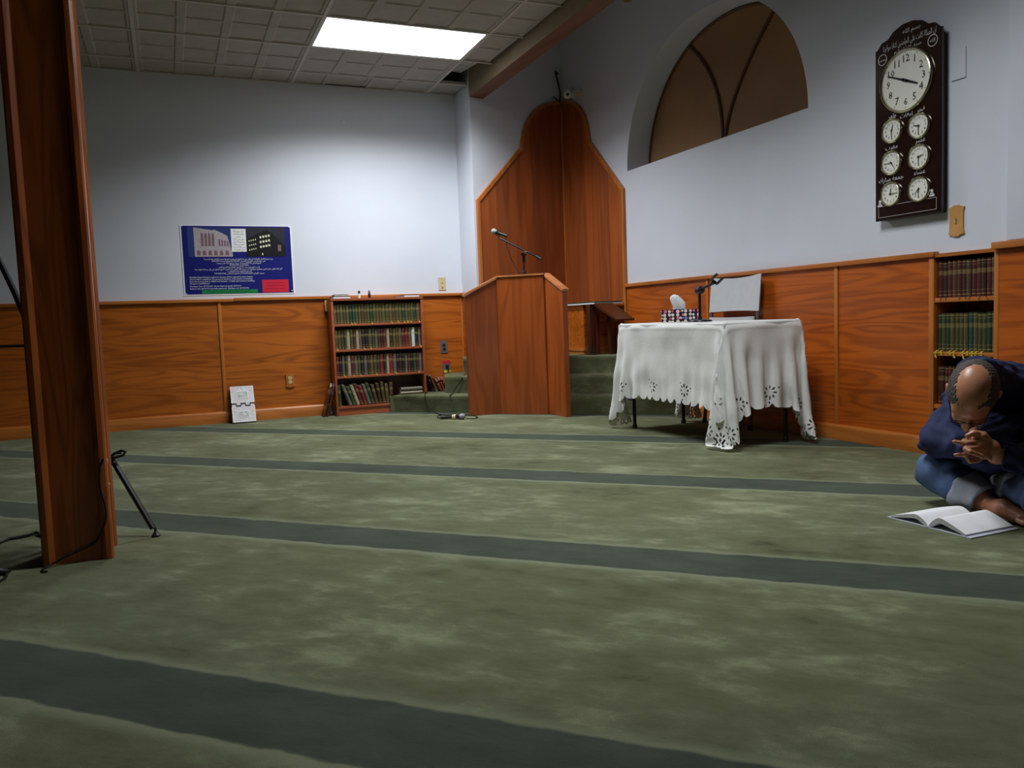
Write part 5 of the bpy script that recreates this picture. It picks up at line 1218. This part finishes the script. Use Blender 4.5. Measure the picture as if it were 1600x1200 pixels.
# ================================================================== SEATED READER
def smin(a, b_, k):
    h = np.clip(.5+.5*(b_-a)/k, 0, 1); return b_+(a-b_)*h-k*h*(1-h)
class SDF:
    """a distance field on a grid; parts blend into one continuous surface"""
    def __init__(s, lo, hi, vx):
        s.lo = np.array(lo, float); s.vx = vx; s.n = np.ceil((np.array(hi)-s.lo)/vx).astype(int)+1
        s.f = np.full(s.n, .2, np.float32)
    def _sub(s, c0, c1, pad):
        a = np.clip(np.floor((np.minimum(c0, c1)-pad-s.lo)/s.vx).astype(int), 0, s.n-1); b_ = np.clip(np.ceil((np.maximum(c0, c1)+pad-s.lo)/s.vx).astype(int)+1, 1, s.n)
        sl = tuple(slice(i, j) for i, j in zip(a, b_))
        g = np.meshgrid(*[s.lo[i]+s.vx*np.arange(a[i], b_[i]) for i in range(3)], indexing='ij'); return sl, np.stack(g, -1)
    def cap(s, a, b_, ra, rb, k=.02, cut=False):
        a = np.array(a, float); b_ = np.array(b_, float); sl, P = s._sub(a, b_, max(ra, rb)+k+.03)
        ba = b_-a; L_ = ba@ba+1e-12; t = np.clip(((P-a)@ba)/L_, 0, 1); d = np.linalg.norm(P-a-t[..., None]*ba, axis=-1)-(ra+(rb-ra)*t)
        s.f[sl] = np.maximum(s.f[sl], -d) if cut else smin(s.f[sl], d, k); return s
    def ell(s, c, ax, r, k=.02, cut=False):
        c = np.array(c, float); A = np.array(ax, float); r = np.array(r, float); sl, P = s._sub(c, c, r.max()+k+.03)
        q = (P-c)@A.T; k0 = np.linalg.norm(q/r, axis=-1); k1 = np.linalg.norm(q/(r*r), axis=-1)+1e-9; d = k0*(k0-1)/k1
        s.f[sl] = np.maximum(s.f[sl], -d) if cut else smin(s.f[sl], d, k); return s
    def plane(s, p, n):
        g = np.meshgrid(*[s.lo[i]+s.vx*np.arange(s.n[i]) for i in range(3)], indexing='ij'); n = np.array(n, float); n /= np.linalg.norm(n)
        s.f = np.maximum(s.f, (np.stack(g, -1)-np.array(p))@n).astype(np.float32); return s
    def noise(s, fn):
        g = np.meshgrid(*[s.lo[i]+s.vx*np.arange(s.n[i]) for i in range(3)], indexing='ij'); m = np.abs(s.f) < .06
        v = np.zeros_like(s.f); v[m] = fn(g[0][m], g[1][m], g[2][m]); s.f = s.f+v; return s
    def mesh(s, name, mats, parent, smooth_it=2):
        f = s.f; ng = f < 0; n = s.n
        acc = np.zeros((*(n-1), 3), np.float32); cnt = np.zeros(n-1, np.float32)
        for ax in range(3):
            a = f[tuple(slice(0, -1) if i == ax else slice(None) for i in range(3))]; b_ = f[tuple(slice(1, None) if i == ax else slice(None) for i in range(3))]
            cr = (a < 0) != (b_ < 0); t = np.where(cr, a/(a-b_+1e-12), 0)
            o1, o2 = [i for i in range(3) if i != ax]
            for d1 in (0, 1):
                for d2 in (0, 1):
                    sl = [slice(None)]*3; sl[o1] = slice(d1, n[o1]-1+d1); sl[o2] = slice(d2, n[o2]-1+d2); sl = tuple(sl)
                    c_ = cr[sl]; cnt += c_
                    acc[..., ax] += np.where(c_, t[sl], 0); acc[..., o1] += c_*d1; acc[..., o2] += c_*d2
        act = cnt > 0; idx = -np.ones(n-1, int); idx[act] = np.arange(act.sum())
        base = np.argwhere(act); V = s.lo+s.vx*(base+acc[act]/cnt[act][:, None])
        Q = []
        for ax in range(3):
            a = ng[tuple(slice(0, -1) if i == ax else slice(None) for i in range(3))]; b_ = ng[tuple(slice(1, None) if i == ax else slice(None) for i in range(3))]
            o1, o2 = [(1, 2), (2, 0), (0, 1)][ax]
            e = np.argwhere(a != b_); ok = (e[:, o1] > 0) & (e[:, o2] > 0) & (e[:, o1] < n[o1]-1) & (e[:, o2] < n[o2]-1); e = e[ok]
            def cell(d1, d2): q = e.copy(); q[:, o1] -= d1; q[:, o2] -= d2; return idx[q[:, 0], q[:, 1], q[:, 2]]
            q = np.stack([cell(1, 1), cell(0, 1), cell(0, 0), cell(1, 0)], -1); fl_ = ~a[e[:, 0], e[:, 1], e[:, 2]]; q[fl_] = q[fl_][:, ::-1]; Q.append(q)
        Q = np.concatenate(Q); Q = Q[(Q >= 0).all(1)]
        for _ in range(smooth_it):
            S = np.zeros_like(V); Cn = np.zeros(len(V))
            for i in range(4):
                np.add.at(S, Q[:, i], V[Q[:, (i+1) % 4]]); np.add.at(Cn, Q[:, i], 1)
            V = V*.45+.55*S/np.maximum(Cn, 1)[:, None]
        o3 = ORIG[parent.name]; me = bpy.data.meshes.new(name); nq = len(Q)
        me.vertices.add(len(V)); me.vertices.foreach_set('co', (V-o3).astype(np.float32).ravel()); me.loops.add(nq*4); me.loops.foreach_set('vertex_index', Q.ravel())
        me.polygons.add(nq); me.polygons.foreach_set('loop_start', np.arange(nq)*4); me.polygons.foreach_set('use_smooth', np.ones(nq, bool)); me.update(calc_edges=True)
        for m in mats: me.materials.append(m)
        o = bpy.data.objects.new(name, me); COL.objects.link(o); o.parent = parent; ORIG[o.name] = o3; return o

J = dict(pelvis=pd(1655, 735, 3.30), hipR=pd(1625, 728, 3.38), hipL=pd(1668, 742, 3.16), kneeR=pd(1464, 738, 3.22), ankR=pd(1536, 783, 3.06), kneeL=pd(1632, 775, 2.84), ankL=pd(1572, 765, 3.12),
         chest=pd(1615, 640, 3.26), waist=pd(1645, 690, 3.32), neck=pd(1573, 604, 3.14), shR=pd(1512, 622, 3.30), elR=pd(1466, 688, 3.16), wrR=pd(1531, 702, 2.98), shL=pd(1640, 620, 3.08), elL=pd(1636, 722, 2.92), wrL=pd(1556, 712, 2.90))
for k in J: J[k][2] = max(J[k][2], .05)
HC_ = pd(1520, 613, 2.94)
hu = cdir(-.45, .30, .84); hf = cdir(-.25, -.93, .14); hf = hf-hu*(hf@hu); hf /= np.linalg.norm(hf); hl = np.cross(hu, hf)
HA = np.array([hf, hl, hu]); hp = lambda f_, l_, u_: HC_+hf*f_+hl*l_+hu*u_
root = J['pelvis'].copy(); root[2] = 0
per = thing('person', 'man in navy jacket and rolled jeans sitting cross-legged, bowed over an open book', 'person', root)
allp = np.array(list(J.values())+[HC_]); lo = allp.min(0)-.24; hi = allp.max(0)+.24; lo[2] = -.02
body = SDF(lo, hi, .0052)
K = .03
# trunk
body.cap(J['pelvis'], J['waist'], .125, .115, .05).cap(J['waist'], J['chest'], .115, .125, .05).cap(J['chest'], J['neck'], .115, .055, .05)
for s in 'RL':
    body.cap(J['chest']*.5+J['sh'+s]*.5, J['sh'+s], .08, .062, .04).cap(J['sh'+s], J['el'+s], .052, .042, .03).cap(J['el'+s], J['wr'+s], .042, .027, .03)
    body.cap(J['pelvis'], J['hip'+s], .11, .095, .04).cap(J['hip'+s], J['knee'+s], .082, .058, .04).cap(J['knee'+s], J['ank'+s], .054, .036, .03)
# feet, lying on the carpet
def foot(ank, toe, rise):
    heel = ank+(ank-toe)/np.linalg.norm(ank-toe)*.03; heel[2] = .034
    body.cap(ank, heel, .036, .032, .02); mid_ = (ank+toe)/2; mid_[2] = .04
    body.cap(heel, mid_, .033, .036, .02).cap(mid_, toe, .036, .022, .02)
    side = np.cross(toe-ank, (0, 0, 1)); side /= np.linalg.norm(side); dr = (toe-ank)/np.linalg.norm(toe-ank)
    for q in range(5): body.cap(toe+side*(.030-.015*q), toe+side*(.034-.017*q)+dr*(.034-.004*abs(q-.5)), .012 if q == 0 else .009, .011 if q == 0 else .008, .008)
foot(J['ankR'], fl(1604, 812, .03), 0); foot(J['ankL'], fl(1528, 775, .055), 0)
# head: cranium, face, jaw, nose, brows, lips, ears, neck
body.cap(J['neck'], hp(-.045, 0, -.075), .058, .056, .03)
body.ell(hp(-.010, 0, .018), HA, (.104, .080, .096), .02).ell(hp(.030, 0, -.055), HA, (.070, .062, .078), .03).ell(hp(.055, 0, -.105), HA, (.038, .038, .03), .025)
body.ell(hp(.075, 0, .020), HA, (.030, .055, .022), .02)
body.cap(hp(.098, 0, -.010), hp(.122, 0, -.052), .010, .016, .012).cap(hp(.110, .010, -.056), hp(.110, -.010, -.056), .010, .010, .01)
body.cap(hp(.094, .022, -.086), hp(.094, -.022, -.086), .010, .010, .010)
for s in (-1, 1):
    body.cap(hp(.090, s*.018, .012), hp(.082, s*.046, .012), .010, .008, .012)
    body.ell(hp(.080, s*.034, -.052), HA, (.024, .020, .022), .02)
    body.ell(hp(.088, s*.032, -.012), HA, (.012, .015, .010), .008, )
    E_ = np.array([hf*.94-hl*s*.35, hl*s*.94+hf*.35, hu]); E_ = np.array([e_/np.linalg.norm(e_) for e_ in E_])
    body.ell(hp(-.012, s*.083, -.028), E_, (.018, .008, .033), .008).ell(hp(-.008, s*.092, -.026), E_, (.009, .006, .018), .004, cut=True)
# hands: clasped before the mouth, fingers towards the left
def finger(pts, r0, r1):
    for i in range(len(pts)-1):
        ra = r0+(r1-r0)*i/(len(pts)-1); rb = r0+(r1-r0)*(i+1)/(len(pts)-1); body.cap(pts[i], pts[i+1], ra, rb, .005)
D0 = 2.86
palm = [pd(1548, 700, D0), pd(1528, 688, D0-.01), pd(1524, 700, D0-.015), pd(1530, 712, D0-.01)]
body.cap(J['wrL'], palm[0], .027, .028, .015).cap(palm[0], palm[1], .026, .020, .012).cap(palm[0], palm[2], .026, .020, .012).cap(palm[0], palm[3], .025, .019, .012)
finger([pd(1524, 690, D0-.02), pd(1508, 693, D0-.03), pd(1491, 690, D0-.02)], .0105, .0085)
finger([pd(1524, 700, D0-.025), pd(1509, 702, D0-.045), pd(1516, 706, D0-.06), pd(1535, 713, D0-.05)], .0105, .0085)
finger([pd(1526, 708, D0-.02), pd(1510, 710, D0-.03), pd(1493, 710.5, D0-.015)], .010, .008)
finger([pd(1530, 716, D0-.015), pd(1513, 717, D0-.03), pd(1516, 721, D0-.04), pd(1532, 720, D0-.035)], .009, .0072)
finger([pd(1546, 690, D0-.01), pd(1537, 679, D0-.015), pd(1522, 676, D0-.02), pd(1511, 681, D0-.015)], .013, .0095)
pr_ = [pd(1528, 695, 2.95), pd(1518, 686, 2.91), pd(1514, 699, 2.90), pd(1516, 709, 2.91)]
body.cap(J['wrR'], pr_[0], .027, .026, .015).cap(pr_[0], pr_[1], .024, .018, .012).cap(pr_[0], pr_[2], .024, .018, .012).cap(pr_[0], pr_[3], .024, .017, .012)
for q, (px, py) in enumerate(((1514, 684), (1510, 697), (1513, 706), (1518, 715))):
    finger([pd(px+2, py, 2.895), pd(px+10, py-4, 2.855), pd(px+22, py-3, 2.835), pd(px+30, py+2, 2.838)], .0098-.0005*q, .0078)
finger([pd(1526, 683, 2.93), pd(1519, 674, 2.90), pd(1526, 669, 2.885)], .012, .009)
body.mesh('body', [M_SKIN], per, 2)
# hair: short shell round the sides and back, bare crown
hair = SDF(HC_-.17, HC_+.17, .0034)
hair.ell(hp(-.012, 0, .016), HA, (.1065, .0828, .0975), .01)
hair.ell(hp(.012, 0, .104), HA, (.092, .054, .050), .01, cut=True)
hair.plane(hp(.035, 0, .0), hf*.8-hu*.55) if 0 else None
hair.plane(hp(.074, 0, .03), hf*.92-hu*.1); hair.plane(hp(-.05, 0, -.052), -hu*.8+hf*.45)
hair.ell(hp(.075, 0, -.035), HA, (.075, .12, .050), .01, cut=True)
for s in (-1, 1): hair.ell(hp(-.010, s*.09, -.028), HA, (.022, .025, .034), .01, cut=True)
hair.noise(lambda x, y, z: .0012*np.sin(x*410+np.sin(z*300)*2)+.0012*np.sin(y*390+z*350))
hair.mesh('hair', [M_HAIR], per, 2)
# glasses
g = MB()
for s in (-1, 1):
    g.tube([hp(.114, s*.032+.022*math.cos(a), -.018+.016*math.sin(a)) for a in np.linspace(0, 2*math.pi, 15)], .0016, 5, cap=False)
    g.tube([hp(.112, s*.052, -.012), hp(.088, s*.057, -.011), hp(.045, s*.069, -.012), hp(-.008, s*.084, -.008), hp(-.020, s*.084, -.020)], .0019, 5)
g.tube([hp(.114, -.011, -.012), hp(.118, 0, -.010), hp(.114, .011, -.012)], .0016, 5)
g.build('glasses', M_GLASSES, per)
# jacket
jk = SDF(lo, hi, .0068)
jk.cap(J['pelvis']+np.array([0, 0, .05]), J['waist'], .150, .142, .05).cap(J['waist'], J['chest'], .142, .152, .05).cap(J['chest'], J['neck']-(hp(0, 0, 0)-J['neck'])*.15, .148, .088, .05)
for s in 'RL':
    jk.cap(J['chest']*.5+J['sh'+s]*.5, J['sh'+s], .105, .082, .05).cap(J['sh'+s], J['el'+s], .074, .062, .035).cap(J['el'+s], J['wr'+s], .062, .046, .03)
for s in 'RL':
    d = (J['wr'+s]-J['el'+s]); d /= np.linalg.norm(d); c0 = J['wr'+s]-d*.012
    sl, P = jk._sub(c0, c0, .10); near = ((P-c0)@d); m = (near > 0) & (np.linalg.norm(P-c0-near[..., None]*d, axis=-1) < .062); v = jk.f[sl]; v[m] = np.maximum(v[m], near[m]); jk.f[sl] = v
jk.cap(J['chest'], (J['elR']+J['elL'])/2, .125, .085, .05)
jk.cap(J['neck'], hp(-.085, 0, -.06), .086, .074, .03)
jk.ell(hp(.0, 0, .012), HA, (.116, .090, .106), .01, cut=True).ell(hp(.10, 0, -.07), HA, (.095, .068, .085), .01, cut=True)
def folds(x, y, z):
    return .0045*np.sin(55*z+22*x+8*np.sin(18*y))+.004*np.sin(38*(x+y)+26*z+5*np.sin(30*z))+.0025*np.sin(90*y-60*z+6*np.sin(25*x))
jk.noise(folds); jk.mesh('jacket', [M_JACK], per, 2)
# jeans with rolled cuffs
jn = SDF(lo, hi, .0068)
jn.cap(J['pelvis'], J['pelvis']+np.array([0, 0, .06]), .138, .132, .05)
def shin_pt(s, t): return J['knee'+s]+(J['ank'+s]-J['knee'+s])*t
for s in 'RL':
    jn.cap(J['pelvis'], J['hip'+s], .125, .115, .05).cap(J['hip'+s], J['knee'+s], .104, .076, .05).cap(J['knee'+s], shin_pt(s, .72), .074, .066, .03)
    d = J['ank'+s]-J['knee'+s]; d /= np.linalg.norm(d); c0 = shin_pt(s, .60); sl, P = jn._sub(c0, c0, .15); near = (P-c0)@d
    m = (near > 0) & (np.linalg.norm(P-c0-near[..., None]*d, axis=-1) < .085); v = jn.f[sl]; v[m] = np.maximum(v[m], near[m]); jn.f[sl] = v
jn.plane((0, 0, .004), (0, 0, -1))
jn.noise(lambda x, y, z: .004*np.sin(48*z+30*x+5*np.sin(20*y))+.003*np.sin(60*(x-y)+20*z)); jeans = jn.mesh('jeans', [M_JEAN], per, 2)
for s in 'RL':
    cf = SDF(shin_pt(s, .8)-.2, shin_pt(s, .8)+.2, .0058); d = J['ank'+s]-J['knee'+s]; d /= np.linalg.norm(d)
    cf.cap(shin_pt(s, .50), shin_pt(s, 1.0), .082, .070, .01); cf.cap(shin_pt(s, .3), shin_pt(s, 1.2), .064, .052, .01, cut=True) if 0 else None
    cf.plane(shin_pt(s, .56), -d); cf.plane(shin_pt(s, .99), d); cf.plane((0, 0, .003), (0, 0, -1))
    cf.cap(shin_pt(s, .90), shin_pt(s, 1.2), .050, .052, .01, cut=True)
    cf.noise(lambda x, y, z: .003*np.sin(70*z+40*x)+.003*np.sin(60*y-30*x)); cf.mesh('rolled_cuff', [M_CUFF], jeans, 2)
print('objects', len(bpy.data.objects), 'tris', sum(len(m.loops)-2*len(m.polygons) for m in bpy.data.meshes))
